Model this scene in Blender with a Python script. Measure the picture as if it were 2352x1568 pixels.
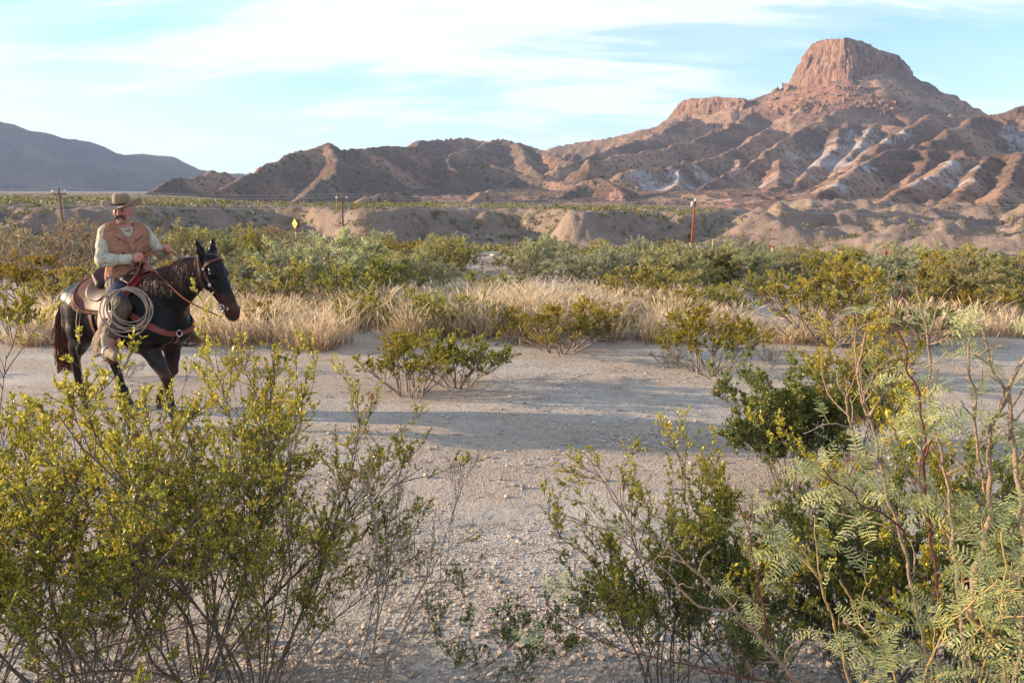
import bpy, math, random
import numpy as np

# ------------------------------------------------------------------ clearing
for o in list(bpy.data.objects):
    bpy.data.objects.remove(o, do_unlink=True)
SC = bpy.context.scene
COL = SC.collection
rad = math.radians

# ------------------------------------------------------------------ camera
EYE = np.array((0.0, 0.0, 2.4))
FPX = 1699.0                     # focal length in pixels of a 2352 px wide picture
PITCH = math.atan(334.0 / FPX)   # horizon sits 334 px above the middle
cam_d = bpy.data.cameras.new('camera')
cam_d.sensor_width = 36.0
cam_d.lens = 36.0 * FPX / 2352.0
cam_d.clip_start = 0.05
cam_d.clip_end = 40000.0
cam = bpy.data.objects.new('camera', cam_d)
COL.objects.link(cam)
cam.location = EYE
cam.rotation_euler = (math.pi / 2 - PITCH, 0, 0)
SC.camera = cam

# ------------------------------------------------------------------ sun and sky
SUN_AZ, SUN_EL = rad(-83.0), rad(12.0)      # azimuth from +Y towards +X
SUN_DIR = np.array((math.sin(SUN_AZ) * math.cos(SUN_EL), math.cos(SUN_AZ) * math.cos(SUN_EL), math.sin(SUN_EL)))
sun_d = bpy.data.lights.new('sun', 'SUN')
sun_d.energy = 5.0
sun_d.angle = rad(0.6)
sun_d.color = (1.0, 0.74, 0.49)
sun = bpy.data.objects.new('sun', sun_d)
COL.objects.link(sun)
from mathutils import Vector, Matrix, Quaternion
sun.rotation_euler = Vector(SUN_DIR.tolist()).to_track_quat('Z', 'Y').to_euler()

SC.view_settings.view_transform = 'Standard'
SC.view_settings.look = 'None'
SC.view_settings.exposure = 1.52
SC.view_settings.gamma = 1.0
SC.view_settings.use_curve_mapping = False

W = bpy.data.worlds.new('World')
SC.world = W
W.use_nodes = True


class NT:
    """tiny node-tree writer"""
    def __init__(self, tree):
        self.t = tree
        tree.nodes.clear()

    def n(self, kind, **kw):
        nd = self.t.nodes.new(kind)
        for k, v in kw.items():
            if k.startswith('i_'):
                key = k[2:]
                key = int(key) if key.isdigit() else key.replace('_', ' ')
                s = nd.inputs[key]
                if hasattr(v, 'is_output'):
                    self.t.links.new(v, s)
                else:
                    s.default_value = v
            else:
                setattr(nd, k, v)
        return nd

    def link(self, a, b):
        self.t.links.new(a, b)

    def math(self, op, a, b=None, c=None, clamp=False):
        nd = self.t.nodes.new('ShaderNodeMath')
        nd.operation = op
        nd.use_clamp = clamp
        for i, v in enumerate((a, b, c)):
            if v is None:
                continue
            if hasattr(v, 'is_output'):
                self.t.links.new(v, nd.inputs[i])
            else:
                nd.inputs[i].default_value = v
        return nd.outputs[0]

    def mix(self, fac, a, b, mode='MIX'):
        nd = self.t.nodes.new('ShaderNodeMix')
        nd.data_type = 'RGBA'
        nd.blend_type = mode
        for idx, v in ((0, fac), (6, a), (7, b)):
            if hasattr(v, 'is_output'):
                self.t.links.new(v, nd.inputs[idx])
            else:
                if idx > 0 and len(v) == 3:
                    v = (*v, 1)
                nd.inputs[idx].default_value = v
        return nd.outputs[2]

    def ramp(self, fac, stops, interp='LINEAR'):
        nd = self.t.nodes.new('ShaderNodeValToRGB')
        nd.color_ramp.interpolation = interp
        el = nd.color_ramp.elements
        while len(el) < len(stops):
            el.new(0.5)
        for e, (p, c) in zip(el, stops):
            e.position = p
            if isinstance(c, (int, float)):
                c = (c, c, c)
            e.color = (*c[:3], 1)
        self.t.links.new(fac, nd.inputs[0])
        return nd.outputs[0]

    def noise(self, vec, scale, detail=4, rough=0.55, dist=0.0, out=0):
        nd = self.t.nodes.new('ShaderNodeTexNoise')
        nd.inputs['Scale'].default_value = scale
        nd.inputs['Detail'].default_value = detail
        nd.inputs['Roughness'].default_value = rough
        nd.inputs['Distortion'].default_value = dist
        if vec is not None:
            self.t.links.new(vec, nd.inputs['Vector'])
        return nd.outputs[out]

    def voro(self, vec, scale, feature='F1', out='Distance', rnd=1.0):
        nd = self.t.nodes.new('ShaderNodeTexVoronoi')
        nd.feature = feature
        nd.inputs['Scale'].default_value = scale
        nd.inputs['Randomness'].default_value = rnd
        if vec is not None:
            self.t.links.new(vec, nd.inputs['Vector'])
        return nd.outputs[out]

    def mapping(self, vec, scale=(1, 1, 1), loc=(0, 0, 0), rot=(0, 0, 0)):
        nd = self.t.nodes.new('ShaderNodeMapping')
        nd.inputs['Scale'].default_value = scale
        nd.inputs['Location'].default_value = loc
        nd.inputs['Rotation'].default_value = rot
        self.t.links.new(vec, nd.inputs['Vector'])
        return nd.outputs[0]


def build_world():
    t = NT(W.node_tree)
    out = t.n('ShaderNodeOutputWorld')
    bg = t.n('ShaderNodeBackground')
    sky = t.n('ShaderNodeTexSky', sky_type='NISHITA', sun_disc=False, sun_elevation=SUN_EL,
              sun_rotation=SUN_AZ, altitude=700.0, air_density=1.0, dust_density=1.2, ozone_density=1.2)
    tc = t.n('ShaderNodeTexCoord')
    d = tc.outputs['Generated']
    sep = t.n('ShaderNodeSeparateXYZ', i_0=d)
    zz = t.math('ADD', t.math('MAXIMUM', sep.outputs[2], 0.0), 0.16)
    px = t.math('DIVIDE', sep.outputs[0], zz)
    py = t.math('DIVIDE', sep.outputs[1], zz)
    cv = t.n('ShaderNodeCombineXYZ', i_0=px, i_1=py).outputs[0]
    # a deck of thin cirrus: wide soft sheets plus finer wisps drawn out sideways
    m1 = t.mapping(cv, scale=(0.55, 1.1, 1), loc=(2.3, 0.4, 0), rot=(0, 0, rad(14)))
    n1 = t.noise(m1, 1.0, 6, 0.55, 0.35)
    m2 = t.mapping(cv, scale=(0.8, 2.6, 1), loc=(5.1, 1.7, 0), rot=(0, 0, rad(-9)))
    n2 = t.noise(m2, 1.4, 7, 0.62, 0.6)
    dens = t.math('ADD', t.math('MULTIPLY', n1, 0.62), t.math('MULTIPLY', n2, 0.38))
    cov = t.ramp(dens, [(0.385, 0.0), (0.46, 0.25), (0.545, 0.75), (0.64, 1.0)], 'EASE')
    # everything pales towards the horizon
    hz = t.math('POWER', t.math('SUBTRACT', 1.0, t.math('MAXIMUM', sep.outputs[2], 0.0), clamp=True), 9.0)
    cov2 = t.math('MAXIMUM', cov, t.math('MULTIPLY', hz, 0.45))
    cov3 = t.math('MULTIPLY', cov2, 0.93)
    skyb = t.mix(1.0, sky.outputs[0], (0.98, 1.30, 1.46), 'MULTIPLY')
    cloud = (6.2, 6.6, 7.2)
    c = t.mix(cov3, skyb, cloud)
    t.link(c, bg.inputs[0])
    bg.inputs[1].default_value = 0.075
    t.link(bg.outputs[0], out.inputs[0])


build_world()
SC.cycles.use_denoising = True
SC.cycles.max_bounces = 6
SC.cycles.diffuse_bounces = 3
SC.cycles.glossy_bounces = 2
SC.cycles.transmission_bounces = 3
SC.cycles.transparent_max_bounces = 6
SC.cycles.volume_bounces = 0
SC.cycles.use_adaptive_sampling = True
SC.cycles.adaptive_threshold = 0.015
SC.cycles.caustics_reflective = False
SC.cycles.caustics_refractive = False

# ------------------------------------------------------------------ picture <-> place helpers
CP, SP = math.cos(PITCH), math.sin(PITCH)


def ray(x, y):
    """direction into the place for a spot of the 2352 x 1568 picture, scaled to horizontal length 1"""
    x = np.asarray(x, float); y = np.asarray(y, float)
    a = (x - 1176.0) / FPX
    b = (784.0 - y) / FPX
    d = np.stack([a, CP + b * SP, b * CP - SP], -1)
    return d / np.hypot(d[..., 0], d[..., 1])[..., None]


def at(x, y, R):
    """the point at horizontal range R along that direction"""
    return EYE + ray(x, y) * np.asarray(R, float)[..., None]


def proj(p):
    p = np.asarray(p, float) - EYE
    f = p[..., 1] * CP - p[..., 2] * SP
    u = p[..., 1] * SP + p[..., 2] * CP
    return 1176.0 + FPX * p[..., 0] / f, 784.0 - FPX * u / f


# ------------------------------------------------------------------ noise
def _hash(ix, iy, seed):
    h = (ix.astype(np.int64) * 374761393 + iy.astype(np.int64) * 668265263 + seed * 1442695041) & 0xffffffff
    h = ((h ^ (h >> 13)) * 1274126177) & 0xffffffff
    h = (h ^ (h >> 16)) & 0xffffff
    return h / float(0xffffff)


def vnoise(x, y, seed=0):
    ix = np.floor(x); iy = np.floor(y)
    fx = x - ix; fy = y - iy
    ux = fx * fx * fx * (fx * (fx * 6 - 15) + 10)
    uy = fy * fy * fy * (fy * (fy * 6 - 15) + 10)
    a = _hash(ix, iy, seed); b = _hash(ix + 1, iy, seed)
    c = _hash(ix, iy + 1, seed); d = _hash(ix + 1, iy + 1, seed)
    return (a + (b - a) * ux) * (1 - uy) + (c + (d - c) * ux) * uy


def fbm(x, y, seed=0, octaves=5, gain=0.5, ridged=False):
    s = 0.0; amp = 1.0; tot = 0.0
    ca, sa = math.cos(0.6), math.sin(0.6)
    for k in range(octaves):
        n = vnoise(x, y, seed + 17 * k)
        if ridged:
            n = 1 - np.abs(2 * n - 1)
        s = s + amp * n
        tot += amp
        amp *= gain
        x, y = (x * ca - y * sa) * 2.03 + 13.1, (x * sa + y * ca) * 2.03 + 7.7
    return s / tot


def sstep(a, b, x):
    t = np.clip((x - a) / (b - a), 0, 1)
    return t * t * (3 - 2 * t)


# ------------------------------------------------------------------ mesh helpers
def mesh_from(name, V, F, smooth=True, col=None, uv=None):
    """V (n,3), F (m,3|4) or a list of index arrays; col (n,3) as point colours"""
    me = bpy.data.meshes.new(name)
    V = np.asarray(V, np.float32)
    if not isinstance(F, list):
        F = [F]
    F = [np.asarray(f, np.int32) for f in F if len(f)]
    nl = sum(f.size for f in F)
    npoly = sum(len(f) for f in F)
    me.vertices.add(len(V))
    me.vertices.foreach_set('co', V.ravel())
    me.loops.add(nl)
    me.loops.foreach_set('vertex_index', np.concatenate([f.ravel() for f in F]).astype(np.int32))
    me.polygons.add(npoly)
    sizes = np.concatenate([np.full(len(f), f.shape[1], np.int32) for f in F])
    starts = np.concatenate([[0], np.cumsum(sizes)[:-1]]).astype(np.int32)
    me.polygons.foreach_set('loop_start', starts)
    me.polygons.foreach_set('loop_total', sizes)
    me.polygons.foreach_set('use_smooth', np.full(npoly, bool(smooth)))
    if col is not None:
        at_ = me.color_attributes.new('tint', 'FLOAT_COLOR', 'POINT')
        c4 = np.ones((len(V), 4), np.float32)
        c4[:, :3] = col
        at_.data.foreach_set('color', c4.ravel())
    me.update(calc_edges=True)
    return me


def add(name, me, mat=None, parent=None, label=None, cat=None, group=None, kind=None, loc=None):
    o = bpy.data.objects.new(name, me)
    COL.objects.link(o)
    if mat is not None and me is not None and len(me.materials) == 0:
        me.materials.append(mat)
    if parent is not None:
        o.parent = parent
    if loc is not None:
        o.location = [float(v) for v in loc]
    for k, v in (('label', label), ('category', cat), ('group', group), ('kind', kind)):
        if v:
            o[k] = v
    return o


def grid_faces(nr, nc, wrap=False):
    i = np.arange(nr - 1)[:, None]
    j = np.arange(nc if wrap else nc - 1)[None, :]
    j2 = (j + 1) % nc
    a = i * nc + j; b = i * nc + j2
    return np.stack([a, b, b + nc, a + nc], -1).reshape(-1, 4)


def new_mat(name):
    m = bpy.data.materials.new(name)
    m.use_nodes = True
    return m, NT(m.node_tree)


def simple_mat(name, color, rough=0.7, spec=0.3, vary=0.25, scale=6.0, bump=0.0, bscale=40.0, metal=0.0, tint=False,
               sheen=0.0, coat=0.0, transl=0.0, folds=0.0):
    m, t = new_mat(name)
    out = t.n('ShaderNodeOutputMaterial')
    b = t.n('ShaderNodeBsdfPrincipled')
    tc = t.n('ShaderNodeTexCoord').outputs['Object']
    n = t.noise(tc, scale, 4, 0.6)
    if tint:
        base = t.n('ShaderNodeAttribute', attribute_name='tint').outputs['Color']
    else:
        base = t.mix(0.0, color, color)
    v = t.math('ADD', t.math('MULTIPLY', n, 2 * vary), 1 - vary)
    c = t.mix(1.0, base, t.n('ShaderNodeCombineColor', i_0=v, i_1=v, i_2=v).outputs[0], 'MULTIPLY')
    t.link(c, b.inputs['Base Color'])
    b.inputs['Roughness'].default_value = rough
    b.inputs['Specular IOR Level'].default_value = spec
    b.inputs['Metallic'].default_value = metal
    if sheen:
        b.inputs['Sheen Weight'].default_value = sheen
    if coat:
        b.inputs['Coat Weight'].default_value = coat
    if folds:
        fo = t.noise(t.mapping(tc, scale=(1.0, 1.0, 0.55), rot=(0.5, 0.3, 0.2)), folds, 2, 0.5, 1.2)
        fr = t.math('ABSOLUTE', t.math('SUBTRACT', fo, 0.5))
        bf = t.n('ShaderNodeBump', i_Strength=1.0, i_Distance=0.09, i_Height=fr)
        bn = t.n('ShaderNodeBump', i_Strength=bump, i_Distance=0.01, i_Height=t.noise(tc, bscale, 3, 0.6))
        t.link(bf.outputs[0], bn.inputs['Normal'])
        t.link(bn.outputs[0], b.inputs['Normal'])
    elif bump:
        bn = t.n('ShaderNodeBump', i_Strength=bump, i_Distance=0.01, i_Height=t.noise(tc, bscale, 3, 0.6))
        t.link(bn.outputs[0], b.inputs['Normal'])
    sh = b.outputs[0]
    if transl:
        tr = t.n('ShaderNodeBsdfTranslucent')
        t.link(c, tr.inputs[0])
        sh = t.n('ShaderNodeMixShader', i_0=transl, i_1=sh, i_2=tr.outputs[0]).outputs[0]
    t.link(sh, out.inputs[0])
    return m


# ------------------------------------------------------------------ lie of the land
def seg_interp(x, pts, soft=0):
    xs = np.array([p[0] for p in pts], float); ys = np.array([p[1] for p in pts], float)
    if soft:
        g = np.arange(xs[0], xs[-1], 4.0)
        w = np.hanning(2 * int(soft / 4) + 3)
        v = np.convolve(np.pad(np.interp(g, xs, ys), len(w) // 2, 'edge'), w / w.sum(), 'valid')
        return np.interp(x, g, v)
    return np.interp(x, xs, ys)


def bearing_px(X, Y):
    """picture column (at the horizon) of a bearing"""
    a = np.arctan2(X, Y)
    return 1176.0 + FPX / CP * np.tan(np.clip(a, -1.2, 1.2)) * 1.0


EDGE = [(-900, 150), (-300, 150), (0, 150), (250, 142), (450, 152), (520, 178), (600, 192), (700, 186), (760, 152), (830, 136), (880, 146),
        (960, 176), (1060, 196), (1180, 205), (1260, 186), (1310, 160), (1345, 152), (1390, 166), (1450, 186), (1520, 190),
        (1570, 182), (1620, 205), (1680, 330), (1740, 700), (2600, 900)]
TOPZ = [(-900, 1.2), (0, 0.7), (450, -0.1), (830, -0.6), (1150, -1.1), (1560, -1.9), (1650, -3.0), (1800, -5), (2600, -5)]


def ground_z(X, Y):
    R = np.hypot(X, Y)
    px = bearing_px(X, Y)
    front = sstep(-0.2, 0.25, Y / np.maximum(R, 1e-3))
    right = sstep(300, 1400, px)
    # falls away from the terrace we stand on
    s1 = np.interp(R, [0, 13, 18, 30, 60, 120, 160, 400], [0, 0, -0.12, -0.8, -2.6, -7.2, -8.2, -8.2])
    s2 = np.interp(R, [0, 13, 20, 40, 80, 120, 160, 400], [0, 0, 0.0, -0.35, -2.6, -5.5, -7.0, -7.0])
    low = s1 * right + s2 * (1 - right)
    low = low + (fbm(X / 60, Y / 60, 5, 4) - 0.5) * 3.0 * sstep(60, 160, R)
    # hummocks of the badland flats to the right
    low = low + sstep(1600, 1800, px) * sstep(130, 190, R) * (np.maximum(fbm(X / 42, Y / 30, 41, 4, 0.5, True) - 0.50, 0) * 22.0) * (1 - sstep(330, 430, R))
    low = low * front
    # the terrace edge with its noses and gullies
    re = seg_interp(px, EDGE, 28)
    re = re + (fbm(X / 30, Y / 30, 9, 5, 0.55, True) - 0.6) * 46 + (fbm(X / 7, Y / 7, 10, 3) - 0.5) * 7
    top = seg_interp(px, TOPZ) + np.maximum(R - 200, 0) * (0.0062 - 0.0132 * sstep(380, 640, px) * (1 - sstep(900, 1400, R)))
    top = top + (fbm(X / 45, Y / 45, 3, 3) - 0.5) * 1.2
    w = np.clip((R - re) / (17.0 + 16.0 * fbm(X / 40, Y / 40, 45, 2)), 0, 1)
    w = w * w * (3 - 2 * w) * 0.45 + w * 0.55
    far = low + (top - low) * w
    z = np.where(px < 1760, far, low + (far - low) * (1 - sstep(1680, 1760, px)))
    z = np.where(Y > 0, z, low + np.maximum(R - 200, 0) * 0.004)
    z = z - (fbm(X / 6.5, Y / 6.5, 44, 4, 0.55, True) - 0.55) * 2.0 * sstep(95, 130, R) * (1 - sstep(300, 500, R))
    # close at hand: ruts and soft swells
    near = (fbm(X / 3.1, Y / 1.0, 21, 5) - 0.5) * 0.11 + (fbm(X / 9, Y / 7, 22, 3) - 0.5) * 0.12
    g = np.exp(-((X + 3.9) ** 2 + (Y - 7.8) ** 2) / 4.0)
    near = near * (1 - g) + 0.045 * g
    z = z + near * (1 - sstep(30, 80, R)) * sstep(0.5, 3, R)
    return z


def build_ground():
    th = np.concatenate([np.arange(-44, 44.01, 0.16), np.arange(47, 314, 3.0)])
    th = np.radians(th)
    r = [0.5]
    while r[-1] < 9000:
        q = r[-1]
        g = 1.06 if q < 3 else 1.022 if q < 95 else 1.0085 if q < 330 else 1.02 if q < 900 else 1.05
        r.append(q * g)
    r = np.array(r)
    RR, TT = np.meshgrid(r, th, indexing='ij')
    X = RR * np.sin(TT); Y = RR * np.cos(TT)
    Z = ground_z(X, Y)
    V = np.stack([X, Y, Z], -1).reshape(-1, 3)
    F = grid_faces(len(r), len(th), wrap=True)[:, ::-1]
    nc = len(th)
    c0 = len(V)
    V = np.concatenate([V, [[0, 0, Z[0].mean()]]])
    j = np.arange(nc)
    tri = np.stack([(j + 1) % nc, j, np.full(nc, c0)], -1)[:, ::-1]
    # earth colours: pale gravel here, brown badland soil farther out, pale track patches
    x, y = V[:, 0], V[:, 1]
    R = np.hypot(x, y)
    px = bearing_px(x, y)
    gravel = np.array((0.365, 0.305, 0.25)); dust = np.array((0.395, 0.355, 0.31))
    soil = np.array((0.235, 0.178, 0.15)); pale = np.array((0.55, 0.47, 0.39))
    olive = np.array((0.23, 0.20, 0.10))
    n = fbm(x / 1.7, y / 0.8, 31, 4)[:, None]
    c = gravel + (dust - gravel) * sstep(0.42, 0.62, n)
    n2 = fbm(x / 5, y / 5, 33, 3)[:, None]
    k = sstep(22, 34, R)[:, None]
    c = c * (1 - k) + (soil + (dust - soil) * sstep(0.55, 0.65, n2) * (1 - sstep(70, 110, R))[:, None]) * k
    # the road cut: pale gravel strip about 60 m out
    k = (np.exp(-((R - 66 - (fbm(x / 30, y / 30, 8, 2) - 0.5) * 20) / 7.0) ** 2) * sstep(0, 200, px))[:, None]
    c = c * (1 - k) + pale * k
    # flats of the upper terrace carry a thin olive scrub
    n3 = fbm(x / 14, y / 5, 35, 4)[:, None]
    k = (sstep(130, 200, R)[:, None]) * sstep(0.42, 0.58, n3) * 0.22
    c = c * (1 - k) + olive * k
    me = mesh_from('ground', V, [F, tri], True, c)
    return me


def mat_ground():
    m, t = new_mat('gravel ground')
    out = t.n('ShaderNodeOutputMaterial')
    b = t.n('ShaderNodeBsdfPrincipled')
    tint = t.n('ShaderNodeAttribute', attribute_name='tint').outputs['Color']
    P = t.n('ShaderNodeTexCoord').outputs['Object']
    # single stones: random tint for each cell, dark joints between
    stA = t.voro(P, 62.0, 'F1', 'Color')
    stD = t.voro(P, 62.0, 'F1', 'Distance')
    hue = t.n('ShaderNodeSeparateColor', i_0=stA)
    val = t.math('ADD', t.math('MULTIPLY', hue.outputs[0], 0.62), 0.68)
    stoneT = t.mix(hue.outputs[1], (1.06, 0.97, 0.90), (0.92, 0.97, 1.05))
    c = t.mix(1.0, tint, t.n('ShaderNodeCombineColor', i_0=val, i_1=val, i_2=val).outputs[0], 'MULTIPLY')
    c = t.mix(1.0, c, stoneT, 'MULTIPLY')
    big = t.noise(P, 0.8, 5, 0.6)
    mid = t.noise(P, 5.0, 5, 0.65)
    stony = t.ramp(t.math('ADD', t.math('MULTIPLY', big, 0.7), t.math('MULTIPLY', mid, 0.3)), [(0.42, 0.25), (0.56, 1.0)])
    c = t.mix(stony, tint, c)
    strk = t.noise(t.mapping(P, scale=(0.5, 2.4, 1.0)), 1.6, 6, 0.7)
    v2 = t.math('MULTIPLY', t.math('ADD', t.math('MULTIPLY', mid, 0.5), 0.75), t.math('ADD', t.math('MULTIPLY', strk, 0.7), 0.66))
    c = t.mix(1.0, c, t.n('ShaderNodeCombineColor', i_0=v2, i_1=v2, i_2=v2).outputs[0], 'MULTIPLY')
    t.link(c, b.inputs['Base Color'])
    b.inputs['Roughness'].default_value = 0.92
    b.inputs['Specular IOR Level'].default_value = 0.15
    # the banks and flats beyond the road: gullied, patchy soil
    dist = t.n('ShaderNodeVectorMath', operation='LENGTH', i_0=P).outputs['Value']
    farm = t.n('ShaderNodeMapRange', interpolation_type='SMOOTHSTEP', i_Value=dist, i_1=80.0, i_2=125.0).outputs[0]
    pat = t.noise(P, 0.16, 6, 0.7)
    pv = t.math('ADD', t.math('MULTIPLY', t.math('SUBTRACT', pat, 0.5), t.math('MULTIPLY', farm, 1.2)), 1.0)
    c = t.mix(1.0, c, t.n('ShaderNodeCombineColor', i_0=pv, i_1=pv, i_2=pv).outputs[0], 'MULTIPLY')
    t.link(c, b.inputs['Base Color'])
    rough_far = t.math('MULTIPLY', t.math('MULTIPLY', t.noise(P, 0.45, 6, 0.72), farm), 0.9)
    hgt = t.math('ADD', rough_far, t.math('MULTIPLY', t.math('SUBTRACT', 1.0, stD), t.math('MULTIPLY', stony, 0.010)),
                 )
    hgt = t.math('ADD', hgt, t.math('MULTIPLY', t.noise(P, 14.0, 5, 0.7), 0.03))
    bn = t.n('ShaderNodeBump', i_Strength=0.9, i_Distance=1.0, i_Height=hgt)
    t.link(bn.outputs[0], b.inputs['Normal'])
    t.link(b.outputs[0], out.inputs[0])
    return m


ground = add('ground', build_ground(), mat_ground(), kind='structure', label='pale gravel and dirt ground falling away to desert flats')


# ------------------------------------------------------------------ hills and the butte
def chain(*pts):
    p = np.array(pts, float)
    return at(p[:, 0], p[:, 1], p[:, 2])


RIDGES = [
    # the low hill to the left of the middle
    chain((330, 456, 640), (385, 425, 690), (430, 405, 720), (500, 399, 760), (560, 402, 800)),
    chain((462, 470, 640), (540, 428, 700), (620, 386, 760), (700, 353, 800), (745, 337, 820), (765, 333, 822), (800, 346, 850), (900, 339, 960),
          (1000, 352, 980), (1100, 372, 950), (1200, 396, 900), (1300, 421, 830), (1360, 440, 780)),
    chain((765, 333, 822), (772, 360, 770), (745, 408, 700), (705, 452, 630), (690, 468, 600)),
    chain((880, 340, 940), (900, 400, 820), (880, 440, 720), (855, 470, 620)),
    chain((1010, 353, 980), (1060, 400, 820), (1040, 450, 700)),
    chain((820, 470, 500), (850, 452, 530), (900, 445, 550), (945, 449, 570), (980, 460, 590)),
    chain((1085, 474, 520), (1110, 446, 560), (1135, 441, 580), (1180, 455, 620)),
    # the pair of rounded hills behind
    chain((930, 340, 1280), (975, 320, 1340), (1060, 318, 1400), (1095, 323, 1400), (1140, 320, 1360), (1180, 326, 1330), (1240, 346, 1260),
          (1310, 368, 1150), (1400, 392, 1020), (1450, 400, 950)),
    chain((1140, 320, 1360), (1060, 346, 1220), (1005, 366, 1120), (985, 385, 1050)),
    chain((975, 320, 1340), (930, 350, 1200), (900, 370, 1100)),
    chain((1180, 326, 1330), (1230, 380, 1130), (1260, 420, 980)),
    chain((1300, 440, 660), (1335, 420, 680), (1380, 409, 690), (1420, 424, 670), (1445, 455, 640)),
    # skyline to the left of the bench
    chain((1255, 344, 1750), (1300, 333, 1720), (1360, 322, 1690), (1400, 318, 1660), (1460, 302, 1620), (1530, 276, 1580), (1570, 262, 1560)),
    # the bench and its shoulder up to the talus
    chain((1560, 266, 1640), (1640, 262, 1560), (1700, 244, 1535), (1770, 222, 1555), (1815, 196, 1570)),
    chain((1700, 230, 1570), (1740, 226, 1580), (1790, 208, 1590)),
    # spurs that run down towards us and to the left
    chain((1600, 268, 1500), (1500, 312, 1330), (1420, 342, 1190), (1345, 366, 1050), (1290, 384, 960)),
    chain((1740, 256, 1470), (1640, 302, 1290), (1560, 328, 1150), (1450, 356, 1010), (1360, 374, 920)),
    chain((1770, 292, 1330), (1700, 332, 1140), (1660, 360, 1010), (1590, 372, 930), (1510, 386, 870), (1420, 394, 820)),
    chain((1690, 366, 990), (1683, 400, 900), (1670, 430, 830)),
    chain((1560, 385, 890), (1545, 425, 800), (1500, 452, 740)),
    chain((1960, 236, 1380), (1900, 268, 1270), (1842, 298, 1160), (1760, 352, 1010), (1700, 385, 920), (1655, 405, 870), (1600, 436, 790), (1540, 470, 690)),
    chain((1842, 298, 1160), (1900, 284, 1200), (1960, 280, 1220), (2010, 286, 1200), (2070, 288, 1170)),
    chain((1940, 284, 1200), (1925, 330, 1080), (1890, 372, 980)),
    chain((2000, 286, 1200), (1985, 325, 1090), (1950, 365, 990)),
    chain((1800, 366, 960), (1790, 405, 860), (1774, 441, 760), (1740, 480, 640)),
    chain((1860, 395, 900), (1830, 430, 800)),
    chain((2129, 268, 1140), (2080, 296, 1060), (2030, 330, 980), (1977, 382, 860), (1905, 426, 740), (1837, 458, 650), (1780, 482, 560)),
    chain((2129, 268, 1140), (2175, 262, 1250), (2215, 270, 1330)),
    chain((2450, 215, 1120), (2352, 243, 1090), (2300, 258, 1070), (2253, 263, 1050), (2190, 300, 960), (2140, 333, 890), (2060, 346, 830),
          (2005, 374, 760), (1950, 404, 690), (1895, 441, 610), (1850, 470, 540)),
    chain((2240, 344, 860), (2160, 340, 870)),
    chain((2160, 340, 860), (2130, 385, 770), (2085, 425, 690)),
    chain((2240, 346, 850), (2205, 385, 760), (2150, 420, 680)),
    chain((2500, 330, 740), (2352, 352, 710), (2270, 358, 690), (2196, 363, 670), (2141, 408, 590), (2060, 447, 515), (1987, 478, 455), (1915, 506, 400)),
    chain((2270, 358, 690), (2240, 410, 590), (2200, 455, 510), (2120, 490, 450)),
    chain((2352, 352, 700), (2330, 410, 580), (2290, 460, 490)),
    chain((2460, 440, 410), (2352, 483, 365), (2250, 513, 330), (2165, 532, 300)),
    chain((2200, 468, 470), (2130, 483, 440), (2082, 498, 415), (2044, 514, 390)),
    chain((1650, 516, 405), (1697, 495, 425), (1740, 500, 450), (1790, 508, 440)),
    chain((1400, 474, 520), (1440, 463, 545), (1500, 470, 560)),
]
CAP = [  # foot and rim of the summit cliff: x, y, range at the foot | x, y, range at the rim
    (1815, 195, 1570, 1864, 103, 1580), (1848, 192, 1528, 1882, 96, 1548), (1900, 185, 1490, 1906, 92, 1522), (1945, 178, 1466, 1938, 87, 1500),
    (1990, 172, 1494, 1985, 97, 1522), (2040, 168, 1545, 2030, 120, 1566), (2096, 172, 1606, 2066, 132, 1625), (2070, 160, 1760, 2045, 135, 1730),
    (1900, 160, 1770, 1900, 100, 1720), (1830, 190, 1690, 1866, 110, 1680)]
_cap = np.array(CAP, float)
CAP_LO = at(_cap[:, 0], _cap[:, 1], _cap[:, 2])
CAP_HI = at(_cap[:, 3], _cap[:, 4], _cap[:, 5])
RIDGES.append(np.concatenate([CAP_LO, CAP_LO[:1]]))
RIDGES.append(chain((2096, 172, 1606), (2140, 204, 1600), (2180, 220, 1590), (2245, 262, 1560), (2300, 300, 1520)))


def ridge_field(X, Y, ridges, slope, floor, seed, gully=1.25, smooth=1.8):
    """heights from a skeleton of crests: each falls off sideways, cut by side gullies"""
    best = floor.copy()
    wob = 3.0 * fbm(X / 90, Y / 90, seed, 3)
    for ri, P in enumerate(ridges):
        L = 0.0
        hb = np.full(X.shape, -1e9); db = np.zeros(X.shape); sb = np.zeros(X.shape)
        for a, b in zip(P[:-1], P[1:]):
            d = b - a
            l2 = d[0] ** 2 + d[1] ** 2
            t = np.clip(((X - a[0]) * d[0] + (Y - a[1]) * d[1]) / l2, 0, 1)
            dist = np.hypot(X - a[0] - t * d[0], Y - a[1] - t * d[1])
            h = a[2] + t * d[2] - slope * (np.sqrt(dist ** 2 + 9.0) - 3.0)
            k = h > hb
            hb = np.where(k, h, hb); db = np.where(k, dist, db); sb = np.where(k, L + t * math.sqrt(l2), sb)
            L += math.sqrt(l2)
        lam = 34.0 + 9 * (ri % 4)
        ph = sb / lam * math.pi + wob + ri
        g = np.abs(np.sin(ph)) ** 0.8
        hb = hb - gully * g * np.minimum(db * 0.17, 11.0)
        m = np.maximum(best, hb)
        best = m + smooth * np.log1p(np.exp(-np.abs(best - hb) / smooth)) * sstep(0, 60, db)
    return best


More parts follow.
